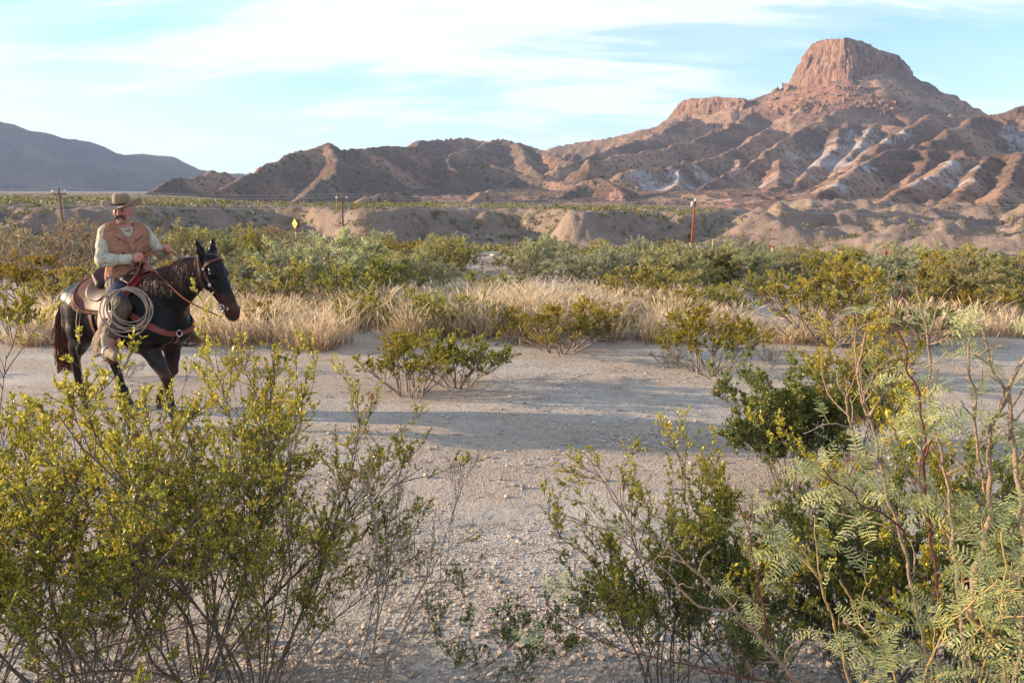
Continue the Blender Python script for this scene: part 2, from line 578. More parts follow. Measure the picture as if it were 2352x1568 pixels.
def build_hills():
    th = np.arctan((np.linspace(250, 2560, 800) - 1176) / FPX)
    r = 320 * 1.0058 ** np.arange(0, 350)
    RR, TT = np.meshgrid(r, th, indexing='ij')
    X = RR * np.sin(TT); Y = RR * np.cos(TT)
    wx = (fbm(X / 140, Y / 140, 51, 3) - 0.5) * 36
    wy = (fbm(X / 140, Y / 140, 52, 3) - 0.5) * 36
    floor = -9 + np.maximum(RR - 480, 0) * 0.05 * sstep(560, 980, bearing_px(X, Y))
    k = sstep(420, 700, RR)
    H = ridge_field(X + wx * k, Y + wy * k, RIDGES, 0.60, floor, 60)
    H = H + (fbm(X / 36, Y / 36, 77, 5, 0.55, True) - 0.55) * 8.0 * sstep(400, 600, RR)
    H = H + (fbm(X / 9, Y / 9, 78, 3, 0.5) - 0.5) * 1.6
    # beds of harder rock stand out as ledges
    led = np.sin(H * (2 * np.pi / 15.0) + 4.0 * fbm(X / 150, Y / 150, 79, 3)) * 1.7 * sstep(450, 700, RR) * sstep(8, 30, H)
    H = H + led * sstep(0.38, 0.55, fbm(X / 80, Y / 80, 80, 3))
    # sink below the flats where the hills have not begun
    px = bearing_px(X, Y)
    start = seg_interp(px, [(250, 560), (460, 520), (680, 450), (820, 400), (1000, 400), (1400, 400), (1560, 380), (1650, 370), (1900, 370), (2060, 340), (2160, 300), (2600, 290)])
    H = H - 16 * (1 - sstep(start * 0.94, start * 1.05, RR)) - 60 * (1 - sstep(215, 330, px))
    V = np.stack([X, Y, H], -1)
    return V


HV = build_hills()
HX, HY = proj(HV)


def find_on_hills(x, y):
    """the nearest piece of hillside seen at a spot of the picture"""
    d = np.abs(HX - x) + np.abs(HY - y) * 1.0
    cand = np.argwhere(d < 7)
    if len(cand) == 0:
        i = np.unravel_index(np.argmin(d), d.shape)
    else:
        i = tuple(cand[np.argmin(cand[:, 0])])
    return HV[i]


CLAY = (0.37, 0.34, 0.345); PINK = (0.45, 0.26, 0.20); RUST = (0.29, 0.155, 0.11); TAN = (0.46, 0.36, 0.25); UMBER = (0.13, 0.085, 0.07)
BLOBS = [(1905, 352, 62, CLAY), (1960, 335, 46, CLAY), (1945, 388, 42, CLAY), (1870, 402, 34, CLAY), (1925, 420, 28, CLAY), (2150, 398, 46, CLAY), (2195, 384, 40, CLAY),
         (2070, 300, 22, CLAY), (2040, 322, 20, CLAY), (1480, 408, 34, CLAY), (1560, 405, 46, CLAY), (1620, 398, 36, CLAY), (1520, 430, 34, CLAY), (2340, 322, 30, CLAY),
         (1985, 468, 32, CLAY), (1760, 415, 30, CLAY), (1690, 380, 16, CLAY), (1990, 300, 30, CLAY), (1830, 440, 26, CLAY), (2100, 420, 30, CLAY),
         (1700, 458, 44, PINK), (1800, 480, 36, PINK), (1640, 462, 34, PINK), (2095, 432, 34, RUST), (2145, 432, 26, RUST), (1770, 450, 22, RUST), (2010, 478, 24, PINK),
         (1130, 450, 22, RUST), (1060, 348, 26, RUST), (1250, 385, 30, RUST), (1690, 502, 40, TAN), (1740, 505, 30, TAN), (2300, 510, 70, TAN), (1420, 445, 20, PINK),
         (1390, 430, 30, UMBER), (1330, 400, 40, UMBER), (1640, 385, 30, UMBER), (1580, 390, 40, UMBER), (1880, 305, 30, UMBER), (2100, 365, 40, UMBER), (2050, 395, 30, UMBER),
         (1920, 225, 70, RUST), (1860, 215, 60, RUST), (1990, 240, 40, RUST), (1800, 230, 40, RUST), (2060, 255, 30, RUST)]


def hills_colour(V):
    X, Y, Z = V[..., 0], V[..., 1], V[..., 2]
    base = np.array((0.175, 0.108, 0.088)); dry = np.array((0.33, 0.21, 0.15)); oliv = np.array((0.125, 0.108, 0.082))
    n = fbm(X / 70, Y / 70, 91, 4)[..., None]
    c = base + (dry - base) * sstep(0.4, 0.62, n)
    n = fbm(X / 30, Y / 30, 92, 4)[..., None]
    px = bearing_px(X, Y)[..., None]
    c = c + (oliv - c) * sstep(0.42, 0.6, n) * (0.6 - 0.35 * sstep(1250, 1600, px))
    for k, (bx, by, br, bc) in enumerate(BLOBS):
        p = find_on_hills(bx, by)
        R = math.hypot(p[0], p[1])
        rm = br * R / FPX
        d = np.sqrt((X - p[0]) ** 2 + ((Y - p[1]) * 0.6) ** 2 + (Z - p[2]) ** 2) / rm
        i = d < 2.6
        s = fbm(X[i] / (rm * 0.32), (Y[i] + 2.2 * Z[i]) / (rm * 0.8), 200 + k, 4)
        amt = 0.95 if bc is CLAY else 0.7
        w = sstep(1.15, 0.55, d[i] + (s - 0.5) * 3.0) * amt
        if bc is CLAY:
            w = w * (0.42 + 0.58 * sstep(-0.5, 0.4, np.sin(Z[i] * (2 * np.pi / 14.0) + 7 * s)))
        w = w[..., None]
        c[i] = c[i] * (1 - w) + np.array(bc) * w
    return c


def mat_hills(name, speck=0.17, dot=(0.055, 0.062, 0.036), dotamt=0.85, strata=True):
    m, t = new_mat(name)
    out = t.n('ShaderNodeOutputMaterial')
    b = t.n('ShaderNodeBsdfPrincipled')
    tint = t.n('ShaderNodeAttribute', attribute_name='tint').outputs['Color']
    P = t.n('ShaderNodeTexCoord').outputs['Object']
    v = t.math('ADD', t.math('MULTIPLY', t.noise(P, 0.11, 6, 0.7), 0.9), 0.55)
    c = t.mix(1.0, tint, t.n('ShaderNodeCombineColor', i_0=v, i_1=v, i_2=v).outputs[0], 'MULTIPLY')
    # shrubs far off: a dot for each
    d = t.voro(P, speck, 'F1', 'Distance')
    rndc = t.voro(P, speck, 'F1', 'Color')
    rs = t.n('ShaderNodeSeparateColor', i_0=rndc)
    thr = t.math('ADD', t.math('MULTIPLY', rs.outputs[0], 0.40), 0.10)
    k = t.math('LESS_THAN', d, thr)
    # bare clay and scree carry few plants
    sp = t.n('ShaderNodeSeparateColor', i_0=tint)
    bare = t.ramp(sp.outputs[2], [(0.16, 1.0), (0.36, 0.0)])
    k = t.math('MULTIPLY', t.math('MULTIPLY', k, bare), dotamt)
    c = t.mix(k, c, dot)
    t.link(c, b.inputs['Base Color'])
    b.inputs['Roughness'].default_value = 0.95
    b.inputs['Specular IOR Level'].default_value = 0.1
    h = t.math('ADD', t.math('MULTIPLY', t.noise(P, 0.22, 6, 0.75), 4.2), t.math('MULTIPLY', k, 1.2))
    bn = t.n('ShaderNodeBump', i_Strength=0.8, i_Distance=1.0, i_Height=h)
    t.link(bn.outputs[0], b.inputs['Normal'])
    t.link(b.outputs[0], out.inputs[0])
    return m


M_HILL = mat_hills('desert hillside', 0.24)
_hv = HV.reshape(-1, 3)
add('hills', mesh_from('hills', _hv, grid_faces(HV.shape[0], HV.shape[1])[:, ::-1], True, hills_colour(HV).reshape(-1, 3)), M_HILL, kind='structure',
    label='eroded brown badland hills with white clay gullies below the butte')


def cliff_mat():
    m, t = new_mat('cliff rock')
    out = t.n('ShaderNodeOutputMaterial')
    b = t.n('ShaderNodeBsdfPrincipled')
    P = t.n('ShaderNodeTexCoord').outputs['Object']
    st = t.mapping(P, scale=(0.11, 0.11, 0.014))
    n = t.noise(st, 1.0, 7, 0.72)
    c = t.ramp(n, [(0.32, (0.10, 0.055, 0.045)), (0.47, (0.24, 0.145, 0.11)), (0.58, (0.34, 0.215, 0.16)), (0.70, (0.46, 0.33, 0.25))])
    t.link(c, b.inputs['Base Color'])
    b.inputs['Roughness'].default_value = 0.95
    b.inputs['Specular IOR Level'].default_value = 0.1
    bn = t.n('ShaderNodeBump', i_Strength=1.0, i_Distance=1.0, i_Height=t.math('MULTIPLY', t.noise(t.mapping(P, scale=(0.2, 0.2, 0.05)), 1.0, 5, 0.7), 9.0))
    t.link(bn.outputs[0], b.inputs['Normal'])
    t.link(b.outputs[0], out.inputs[0])
    return m


M_CLIFF = cliff_mat()


def resample(P, n, closed):
    if closed:
        P = np.concatenate([P, P[:1]])
    d = np.concatenate([[0], np.cumsum(np.linalg.norm(np.diff(P[:, :2], axis=0), axis=1))])
    s = np.linspace(0, d[-1], n, endpoint=not closed)
    return np.stack([np.interp(s, d, P[:, k]) for k in range(3)], -1), s


def build_cliff(name, lo, hi, n, nv, closed, flute, cap=True, sink=14.0, seed=5):
    """a fluted wall between a foot line and a rim line"""
    # resample both lines with the same knots
    m = len(lo)
    L, s = resample(lo, n, closed)
    d = np.concatenate([[0], np.cumsum(np.linalg.norm(np.diff(np.concatenate([lo, lo[:1]]) if closed else lo, axis=0)[:, :2], axis=1))])
    u = np.interp(s, d, np.arange(len(d)))
    HH = np.concatenate([hi, hi[:1]]) if closed else hi
    i = np.clip(np.floor(u).astype(int), 0, len(HH) - 2)
    f = (u - i)[:, None]
    H = HH[i] * (1 - f) + HH[i + 1] * f
    tang = np.roll(L, -1, 0) - np.roll(L, 1, 0)
    if not closed:
        tang[0] = L[1] - L[0]; tang[-1] = L[-1] - L[-2]
    nrm = np.stack([tang[:, 1], -tang[:, 0], np.zeros(n)], -1)
    nrm /= np.linalg.norm(nrm, axis=1)[:, None]
    if closed:
        ctr = L.mean(0)
        if np.mean(np.sum((L - ctr) * nrm, 1)) < 0:
            nrm = -nrm
    elif nrm[:, 1].mean() > 0:
        nrm = -nrm
    v = np.linspace(0, 1, nv)
    rows = []
    for q in v:
        p = L * (1 - q) + H * q
        col = fbm(s / flute + 0 * q, np.full(n, q * 1.4), seed, 4, 0.6, True) - 0.6
        fine = fbm(s / (flute * 0.28), np.full(n, q * 3.0), seed + 3, 3, 0.6) - 0.5
        ledge = (fbm(s / (flute * 3), np.full(n, q * 5.0), seed + 9, 2) - 0.5)
        amp = flute * 1.35 * math.sin(math.pi * min(1, 0.18 + q * 0.75))
        p = p + nrm * (col * amp + fine * flute * 0.32 + ledge * flute * 0.55)[:, None]
        if q == 0:
            p[:, 2] -= sink
        p[:, 2] += (fbm(s / (flute * 0.6), np.zeros(n), seed + 5, 3) - 0.5) * flute * 0.5 * q
        rows.append(p)
    V = np.concatenate(rows)
    F = grid_faces(nv, n, closed)
    if cap:
        c = rows[-1].mean(0)
        k0 = len(V)
        rings = [rows[-1] * (1 - w) + c * w for w in (0.06, 0.2, 0.4, 0.7)]
        for w, rg in zip((0.06, 0.2, 0.4, 0.7), rings):
            rg[:, 2] += 1.5 + 4 * w + (fbm(rg[:, 0] / 18, rg[:, 1] / 18, 3, 3) - 0.5) * 5
        V = np.concatenate([V] + rings + [[c]])
        F2 = []
        for k in range(4):
            a = (nv - 1 + k) * n
            j = np.arange(n if closed else n - 1)
            F2.append(np.stack([a + j, a + (j + 1) % n, a + n + (j + 1) % n, a + n + j], -1))
        a = (nv + 3) * n
        j = np.arange(n if closed else n - 1)
        tri = np.stack([a + j, a + (j + 1) % n, np.full(len(j), len(V) - 1)], -1)
        return mesh_from(name, V, [np.concatenate([F] + F2), tri], True)
    return mesh_from(name, V, F, True)


add('butte_cliff', build_cliff('butte_cliff', CAP_LO, CAP_HI, 560, 46, True, 13.0), M_CLIFF, kind='structure',
    label='reddish fluted summit cliff of the flat-topped butte')
_b = np.array([(1528, 282, 1650, 1562, 236, 1670), (1562, 280, 1622, 1572, 231, 1640), (1600, 275, 1592, 1604, 227, 1608), (1650, 268, 1556, 1652, 224, 1572),
               (1690, 254, 1532, 1692, 227, 1548), (1712, 242, 1530, 1716, 229, 1545)], float)
BEN_LO = at(_b[:, 0], _b[:, 1], _b[:, 2]); BEN_HI = at(_b[:, 3], _b[:, 4], _b[:, 5])
_bk = BEN_HI[::-1] + np.array((20, 60, -6.0)); _bk2 = _bk.copy(); _bk2[:, 2] -= 14
add('bench_cliff', build_cliff('bench_cliff', np.concatenate([BEN_LO, _bk2]), np.concatenate([BEN_HI, _bk]), 240, 22, True, 11.0, seed=15), M_CLIFF, kind='structure',
    label='low pale red cliff band on the bench left of the butte')


def build_talus():
    """blocks fallen from the summit cliff"""
    rng = np.random.default_rng(4)
    spots = []
    for (x0, x1, y0, y1, n) in ((1770, 2010, 200, 250, 420), (1990, 2090, 235, 262, 130), (1760, 1900, 235, 262, 120), (1560, 1690, 280, 300, 60)):
        m = (HX > x0) & (HX < x1) & (HY > y0) & (HY < y1) & (np.hypot(HV[..., 0], HV[..., 1]) > 1100)
        idx = np.argwhere(m)
        if len(idx):
            spots.append(HV[tuple(idx[rng.integers(0, len(idx), n)].T)] + rng.normal(0, 3, (n, 3)) * (1, 1, 0))
    P = np.concatenate(spots)
    base = np.array([(x, y, z) for x in (-1, 1) for y in (-1, 1) for z in (-1, 1)], float)
    fc = np.array([(0, 1, 3, 2), (4, 6, 7, 5), (0, 4, 5, 1), (2, 3, 7, 6), (0, 2, 6, 4), (1, 5, 7, 3)])
    n = len(P)
    s = np.exp(rng.normal(0.5, 0.5, n))[:, None, None] * rng.uniform(0.6, 1.3, (n, 1, 3))
    Vb = base[None] * s + rng.normal(0, 0.35, (n, 8, 3)) * s
    ang = rng.uniform(0, 6.28, n)
    ca, sa = np.cos(ang)[:, None], np.sin(ang)[:, None]
    Vr = np.stack([Vb[..., 0] * ca - Vb[..., 1] * sa, Vb[..., 0] * sa + Vb[..., 1] * ca, Vb[..., 2]], -1) + P[:, None]
    Ff = (fc[None] + 8 * np.arange(n)[:, None, None]).reshape(-1, 4)
    return mesh_from('talus_blocks', Vr.reshape(-1, 3), Ff, False)


add('talus_blocks', build_talus(), M_CLIFF, kind='stuff', label='scattered red blocks fallen below the summit cliff', cat='rocks')


def build_far():
    sk = [(-500, 170), (-250, 215), (-100, 258), (0, 276), (40, 279), (75, 287), (105, 299), (180, 318), (235, 327), (270, 338), (292, 352), (312, 358), (355, 355), (420, 362), (450, 377),
          (478, 391), (510, 396), (560, 399), (640, 402), (800, 410), (1000, 425)]
    th = np.arctan((np.linspace(-420, 760, 420) - 1176) / FPX)
    r = np.concatenate([np.linspace(2300, 3560, 60), np.linspace(3575, 3900, 40), np.linspace(3950, 5000, 14)])
    RR, TT = np.meshgrid(r, th, indexing='ij')
    X = RR * np.sin(TT); Y = RR * np.cos(TT)
    px = 1176 + FPX * np.tan(TT)
    top = at(px, seg_interp(px, sk), np.full(px.shape, 3700.0))[..., 2]
    foot = seg_interp(px, [(-420, 2300), (0, 2500), (250, 2700), (450, 3000), (700, 3350)])
    rim = 3700 + (fbm(X / 260, Y / 2600, 5, 4) - 0.5) * 190
    t = np.clip((RR - foot) / (rim - foot), 0, 1)
    prof = np.where(t < 0.86, 0.66 * (t / 0.86) ** 1.55, 0.66 + 0.34 * sstep(0.86, 1.0, t))
    gl = (fbm(X / 110, Y / 420, 12, 5, 0.6, True) - 0.55) * 120 * np.sin(np.pi * np.clip(t, 0, 1)) ** 0.7
    Z = 4 + (top - 4) * prof + gl - np.maximum(RR - rim - 120, 0) * 0.12 + (fbm(X / 60, Y / 60, 14, 4) - 0.5) * 10 * (t > 0.05)
    Z = Z - 30 * (1 - sstep(foot, foot + 150, RR))
    V = np.stack([X, Y, Z], -1).reshape(-1, 3)
    n = fbm(X / 160, Y / 160, 15, 4).reshape(-1, 1)
    c = np.array((0.105, 0.085, 0.075)) + (np.array((0.16, 0.12, 0.09)) - np.array((0.105, 0.085, 0.075))) * sstep(0.4, 0.65, n)
    return mesh_from('far_mountain', V, grid_faces(len(r), len(th))[:, ::-1], True, c)


add('far_mountain', build_far(), mat_hills('far mountain slope', 0.05, (0.07, 0.075, 0.05), 0.5), kind='structure',
    label='long shaded blue mountain on the far left horizon')


def build_haze():
    m, t = new_mat('desert haze')
    out = t.n('ShaderNodeOutputMaterial')
    v = t.n('ShaderNodeVolumePrincipled')
    v.inputs['Color'].default_value = (0.50, 0.66, 1.0, 1)
    v.inputs['Density'].default_value = 0.00009
    v.inputs['Anisotropy'].default_value = 0.0
    t.link(v.outputs[0], out.inputs['Volume'])
    x, y0, y1, z0, z1 = 9600.0, -9600.0, 9600.0, -60.0, 640.0
    V = [(a, b, c) for a in (-x, x) for b in (y0, y1) for c in (z0, z1)]
    F = np.array([(0, 1, 3, 2), (4, 6, 7, 5), (0, 4, 5, 1), (2, 3, 7, 6), (0, 2, 6, 4), (1, 5, 7, 3)])
    return mesh_from('haze', np.array(V), F, False), m


_h, _hm = build_haze()
add('haze', _h, _hm, kind='stuff', label='thin blue evening haze filling the air over the desert', cat='haze')


# ================================================================== plants
def on_ground(x, y, r0=2.5, r1=400.0):
    """where the line of sight through a spot of the picture meets the ground"""
    R = r0 * (r1 / r0) ** np.linspace(0, 1, 700)
    p = at(np.full(700, float(x)), np.full(700, float(y)), R)
    d = p[:, 2] - ground_z(p[:, 0], p[:, 1])
    i = np.argmax(d < 0) if (d < 0).any() else 699
    return np.array((p[i, 0], p[i, 1], ground_z(p[i:i + 1, 0], p[i:i + 1, 1])[0]))


def gz(x, y):
    return float(ground_z(np.array([float(x)]), np.array([float(y)]))[0])


def stand(x, Y):
    """ground point at depth Y in picture column x"""
    f = Y * CP + 2.4 * SP
    X = (x - 1176.0) / FPX * f
    return np.array((X, Y, gz(X, Y)))


def norm(v):
    return v / np.maximum(np.linalg.norm(v, axis=-1, keepdims=True), 1e-9)


def tubes(P, Rd, sides=5, tip=True):
    """P (n,m,3) centre lines, Rd (n,m) radii -> V, F"""
    n, m, _ = P.shape
    T = np.empty_like(P)
    T[:, 1:-1] = P[:, 2:] - P[:, :-2]
    T[:, 0] = P[:, 1] - P[:, 0]
    T[:, -1] = P[:, -1] - P[:, -2]
    T = norm(T)
    ref = np.where(np.abs(T[:, :1, 2:3]) > 0.9, np.array((1.0, 0, 0)), np.array((0, 0, 1.0)))
    U = norm(np.cross(T, np.broadcast_to(ref, T.shape)))
    Wv = np.cross(T, U)
    a = np.linspace(0, 2 * np.pi, sides, endpoint=False)
    V = P[:, :, None] + Rd[:, :, None, None] * (np.cos(a)[None, None, :, None] * U[:, :, None] + np.sin(a)[None, None, :, None] * Wv[:, :, None])
    V = V.reshape(-1, 3)
    i = np.arange(m - 1)[:, None]; j = np.arange(sides)[None]
    q = np.stack([i * sides + j, i * sides + (j + 1) % sides, (i + 1) * sides + (j + 1) % sides, (i + 1) * sides + j], -1).reshape(-1, 4)
    F = (q[None] + (m * sides * np.arange(n))[:, None, None]).reshape(-1, 4)
    return V, F


def grow(rng, base, d0, length, m, bend=0.25, up=0.25, wig=0.12):
    """n wandering shoots: base (n,3), d0 (n,3), length (n,)"""
    n = len(base)
    P = np.empty((n, m, 3)); P[:, 0] = base
    d = norm(d0)
    st = (length / (m - 1))[:, None]
    drift = rng.normal(0, bend, (n, 3))
    for k in range(1, m):
        d = norm(d + drift / m + np.array((0, 0, up / m)) + rng.normal(0, wig, (n, 3)))
        P[:, k] = P[:, k - 1] + d * st
    return P


def sprout(rng, P, k, t0, t1, ang, lengths, upb=0.3):
    """k side shoots on every line of P"""
    n, m, _ = P.shape
    t = rng.uniform(t0, t1, (n, k))
    f = t * (m - 1)
    i = np.minimum(f.astype(int), m - 2)
    w = (f - i)[..., None]
    idx = np.arange(n)[:, None]
    b = P[idx, i] * (1 - w) + P[idx, i + 1] * w
    tg = norm(P[idx, i + 1] - P[idx, i])
    r = norm(rng.normal(0, 1, (n, k, 3)))
    side = norm(np.cross(tg, r))
    a = rng.uniform(ang[0], ang[1], (n, k, 1))
    d = tg * np.cos(a) + side * np.sin(a) + np.array((0, 0, upb))
    L = rng.uniform(lengths[0], lengths[1], (n, k)) * (1.15 - 0.55 * t)
    parent = np.repeat(np.arange(n), k)
    return b.reshape(-1, 3), d.reshape(-1, 3), L.reshape(-1), parent


def leaves_on(rng, P, per, t0, size, aspect=0.5, spread=0.9, up=0.45, pair=True):
    """blades along shoots; returns (n,4,3) corners and the shoot each sits on"""
    n, m, _ = P.shape
    t = t0 + (1 - t0) * rng.uniform(0, 1, (n, per)) ** 0.75
    f = t * (m - 1)
    i = np.minimum(f.astype(int), m - 2)
    w = (f - i)[..., None]
    idx = np.arange(n)[:, None]
    b = (P[idx, i] * (1 - w) + P[idx, i + 1] * w).reshape(-1, 3)
    tg = norm(P[idx, i + 1] - P[idx, i]).reshape(-1, 3)
    own = np.repeat(np.arange(n), per)
    r = norm(np.cross(tg, norm(rng.normal(0, 1, tg.shape))))
    if pair:
        b = np.concatenate([b, b]); tg = np.concatenate([tg, tg]); r = np.concatenate([r, -r]); own = np.concatenate([own, own])
    d = norm(tg * rng.uniform(0.3, 1.0, (len(b), 1)) + r * spread + np.array((0, 0, up)) + rng.normal(0, 0.25, b.shape))
    s = (size * np.exp(rng.normal(0, 0.22, len(b))))[:, None]
    wv = norm(np.cross(d, rng.normal(0, 1, b.shape)))
    nv = np.cross(d, wv)
    mid = b + d * s * 0.52 + nv * s * 0.10
    Q = np.stack([b, mid + wv * s * aspect * 0.5, b + d * s, mid - wv * s * aspect * 0.5], 1)
    return Q, own


def quads_mesh(name, Q, col):
    n = len(Q)
    F = np.arange(4 * n).reshape(-1, 4)
    return mesh_from(name, Q.reshape(-1, 3), F, False, np.repeat(col, 4, 0))


def leaf_tints(rng, n, hgt, palette, warm=0.12):
    """a colour for every blade: mixed greens, some yellowed, upper ones painted golden as if sunlit"""
    a, b, c, d = [np.array(p) for p in palette]     # deep, mid, yellow green, straw
    u = rng.uniform(0, 1, n)[:, None]
    col = a + (b - a) * u
    k = np.clip(rng.normal(0.15, 0.3, n) + 0.6 * hgt, 0, 1)[:, None]
    col = col + (c - col) * k
    w = (rng.uniform(0, 1, n) < warm)[:, None]
    col = np.where(w, d * rng.uniform(0.8, 1.2, (n, 1)), col)
    return col * rng.uniform(0.75, 1.25, (n, 1))


def mat_leaf(name, rough=0.42, transl=0.3, spec=0.45, vary=0.0):
    m, t = new_mat(name)
    out = t.n('ShaderNodeOutputMaterial')
    b = t.n('ShaderNodeBsdfPrincipled')
    c = t.n('ShaderNodeAttribute', attribute_name='tint').outputs['Color']
    if vary:
        oi = t.n('ShaderNodeObjectInfo')
        hs = t.n('ShaderNodeHueSaturation', i_Color=c,
                 i_Hue=t.math('ADD', t.math('MULTIPLY', oi.outputs['Random'], 0.05 * vary), 0.5 - 0.025 * vary),
                 i_Saturation=t.math('ADD', t.math('MULTIPLY', oi.outputs['Random'], -0.3 * vary), 1.0 + 0.12 * vary),
                 i_Value=t.math('ADD', t.math('MULTIPLY', oi.outputs['Random'], 0.35 * vary), 1.0 - 0.17 * vary))
        c = hs.outputs[0]
    t.link(c, b.inputs['Base Color'])
    b.inputs['Roughness'].default_value = rough
    b.inputs['Specular IOR Level'].default_value = spec
    tr = t.n('ShaderNodeBsdfTranslucent')
    t.link(c, tr.inputs[0])
    mx = t.n('ShaderNodeMixShader', i_0=transl, i_1=b.outputs[0], i_2=tr.outputs[0])
    t.link(mx.outputs[0], out.inputs[0])
    return m


PAL_CREO = [(0.095, 0.12, 0.022), (0.24, 0.245, 0.032), (0.56, 0.48, 0.05), (0.62, 0.33, 0.05)]
PAL_LIME = [(0.125, 0.155, 0.030), (0.25, 0.275, 0.042), (0.50, 0.46, 0.060), (0.58, 0.36, 0.07)]
PAL_DEEP = [(0.060, 0.095, 0.028), (0.115, 0.165, 0.040), (0.27, 0.29, 0.055), (0.50, 0.33, 0.07)]
PAL_GOLD = [(0.17, 0.165, 0.032), (0.32, 0.275, 0.045), (0.54, 0.43, 0.06), (0.60, 0.34, 0.07)]
PAL_PALE = [(0.23, 0.25, 0.11), (0.37, 0.38, 0.17), (0.54, 0.52, 0.23), (0.56, 0.48, 0.28)]
PAL_GREY = [(0.19, 0.205, 0.125), (0.32, 0.33, 0.20), (0.46, 0.45, 0.26), (0.48, 0.41, 0.27)]
PAL_BROWN = [(0.20, 0.165, 0.085), (0.30, 0.25, 0.12), (0.43, 0.34, 0.16), (0.46, 0.34, 0.21)]

M_LEAF_NEAR = mat_leaf('creosote leaf', 0.36, 0.36, 0.5)
M_LEAF_MID = mat_leaf('shrub leaf', 0.5, 0.42, 0.35, 1.0)
M_LEAF_MESQ = mat_leaf('mesquite leaflet', 0.5, 0.30, 0.35)
M_BARK_CREO = simple_mat('creosote bark', (0.12, 0.095, 0.08), 0.85, 0.2, 0.5, 22.0, 0.5, 90.0)
M_BARK_DEAD = simple_mat('dead twig bark', (0.27, 0.22, 0.18), 0.85, 0.2, 0.4, 22.0, 0.5, 90.0)
M_BARK_MID = simple_mat('grey shrub bark', (0.24, 0.20, 0.165), 0.9, 0.15, 0.4, 9.0)
M_BARK_MESQ = simple_mat('pale mesquite bark', (0.30, 0.215, 0.15), 0.75, 0.3, 0.5, 40.0, 0.9, 160.0)
M_BARK_RED = simple_mat('red mesquite shoot', (0.105, 0.034, 0.026), 0.5, 0.4, 0.3, 25.0, 0.3, 120.0)
M_BARK_OLIVE = simple_mat('olive mesquite shoot', (0.33, 0.23, 0.09), 0.6, 0.3, 0.3, 25.0, 0.3, 120.0)


def creosote(name, pos, seed, height, spread, stems, lean=(0, 0), leaf=0.0158, dens=1.2, pal=PAL_CREO, bare=0.0, label='', subs=14, twigs=10,
             tilt=(0.10, 0.75), bark=None, group=None, leaf_from=0.16):
    """an open creosote bush; every main stem is a branch with its own leaves"""
    rng = np.random.default_rng(seed)
    root = add(name, None, label=label, cat='bush', group=group, loc=pos)
    az = rng.permutation(np.linspace(0, 2 * np.pi, stems, endpoint=False)) + rng.uniform(-0.3, 0.3, stems)
    tl = rng.uniform(tilt[0], tilt[1], stems)
    d0 = np.stack([np.sin(tl) * np.cos(az) * spread + lean[0], np.sin(tl) * np.sin(az) * spread + lean[1], np.cos(tl)], -1)
    b0 = np.stack([np.cos(az) * 0.10 * rng.uniform(0.2, 1, stems), np.sin(az) * 0.10 * rng.uniform(0.2, 1, stems), np.full(stems, -0.03)], -1)
    Ls = height * rng.uniform(0.58, 1.08, stems) * (1.0 + 0.12 * np.sin(tl))
    S = grow(rng, b0, d0, Ls, 13, 0.55, 0.25, 0.10)
    for s in range(stems):
        P0 = S[s:s + 1]
        r0 = rng.uniform(0.0045, 0.0080) * (Ls[s] / 1.5)
        R0 = np.linspace(r0, r0 * 0.22, 13)[None]
        b, d, L, _ = sprout(rng, P0, subs, 0.30, 0.99, (0.30, 0.80), (0.20 * Ls[s], 0.42 * Ls[s]), 0.28)
        P1 = grow(rng, b, d, L, 8, 0.4, 0.3, 0.13)
        R1 = np.linspace(1, 0.35, 8)[None] * (r0 * 0.42) * (L / L.max())[:, None] ** 0.5
        b, d, L2, par = sprout(rng, P1, twigs, 0.34, 1.0, (0.3, 0.9), (0.06, 0.14), 0.3)
        P2 = grow(rng, b, d, L2, 5, 0.4, 0.3, 0.16)
        R2 = np.linspace(1, 0.5, 5)[None] * np.full((len(P2), 1), 0.0016)
        V0, F0 = tubes(P0, R0, 6); V1, F1 = tubes(P1, R1, 4); V2, F2 = tubes(P2, R2, 3)
        V = np.concatenate([V0, V1, V2]); F = np.concatenate([F0, F1 + len(V0), F2 + len(V0) + len(V1)])
        br = add('branch', mesh_from('branch', V, F, True), bark or M_BARK_CREO, root)
        if rng.uniform() < bare:
            continue
        # the outer shoots carry the leaves
        hz = P2[:, -1, 2] / height
        keep = rng.uniform(0, 1, len(P2)) < np.clip((hz - leaf_from) * 2.6, 0.05, 1)
        Pl = P2[keep]
        if len(Pl) == 0:
            continue
        Q, own = leaves_on(rng, Pl, max(2, int(8 * dens)), 0.12, leaf, 0.48, 0.75, 0.55)
        hh = np.clip((Q[:, 0, 2] / height - 0.45) * 1.6, 0, 1)
        me = quads_mesh('leaves', Q, leaf_tints(rng, len(Q), hh, pal, 0.05))
        add('leaves', me, M_LEAF_NEAR, br, kind='stuff')
    return root


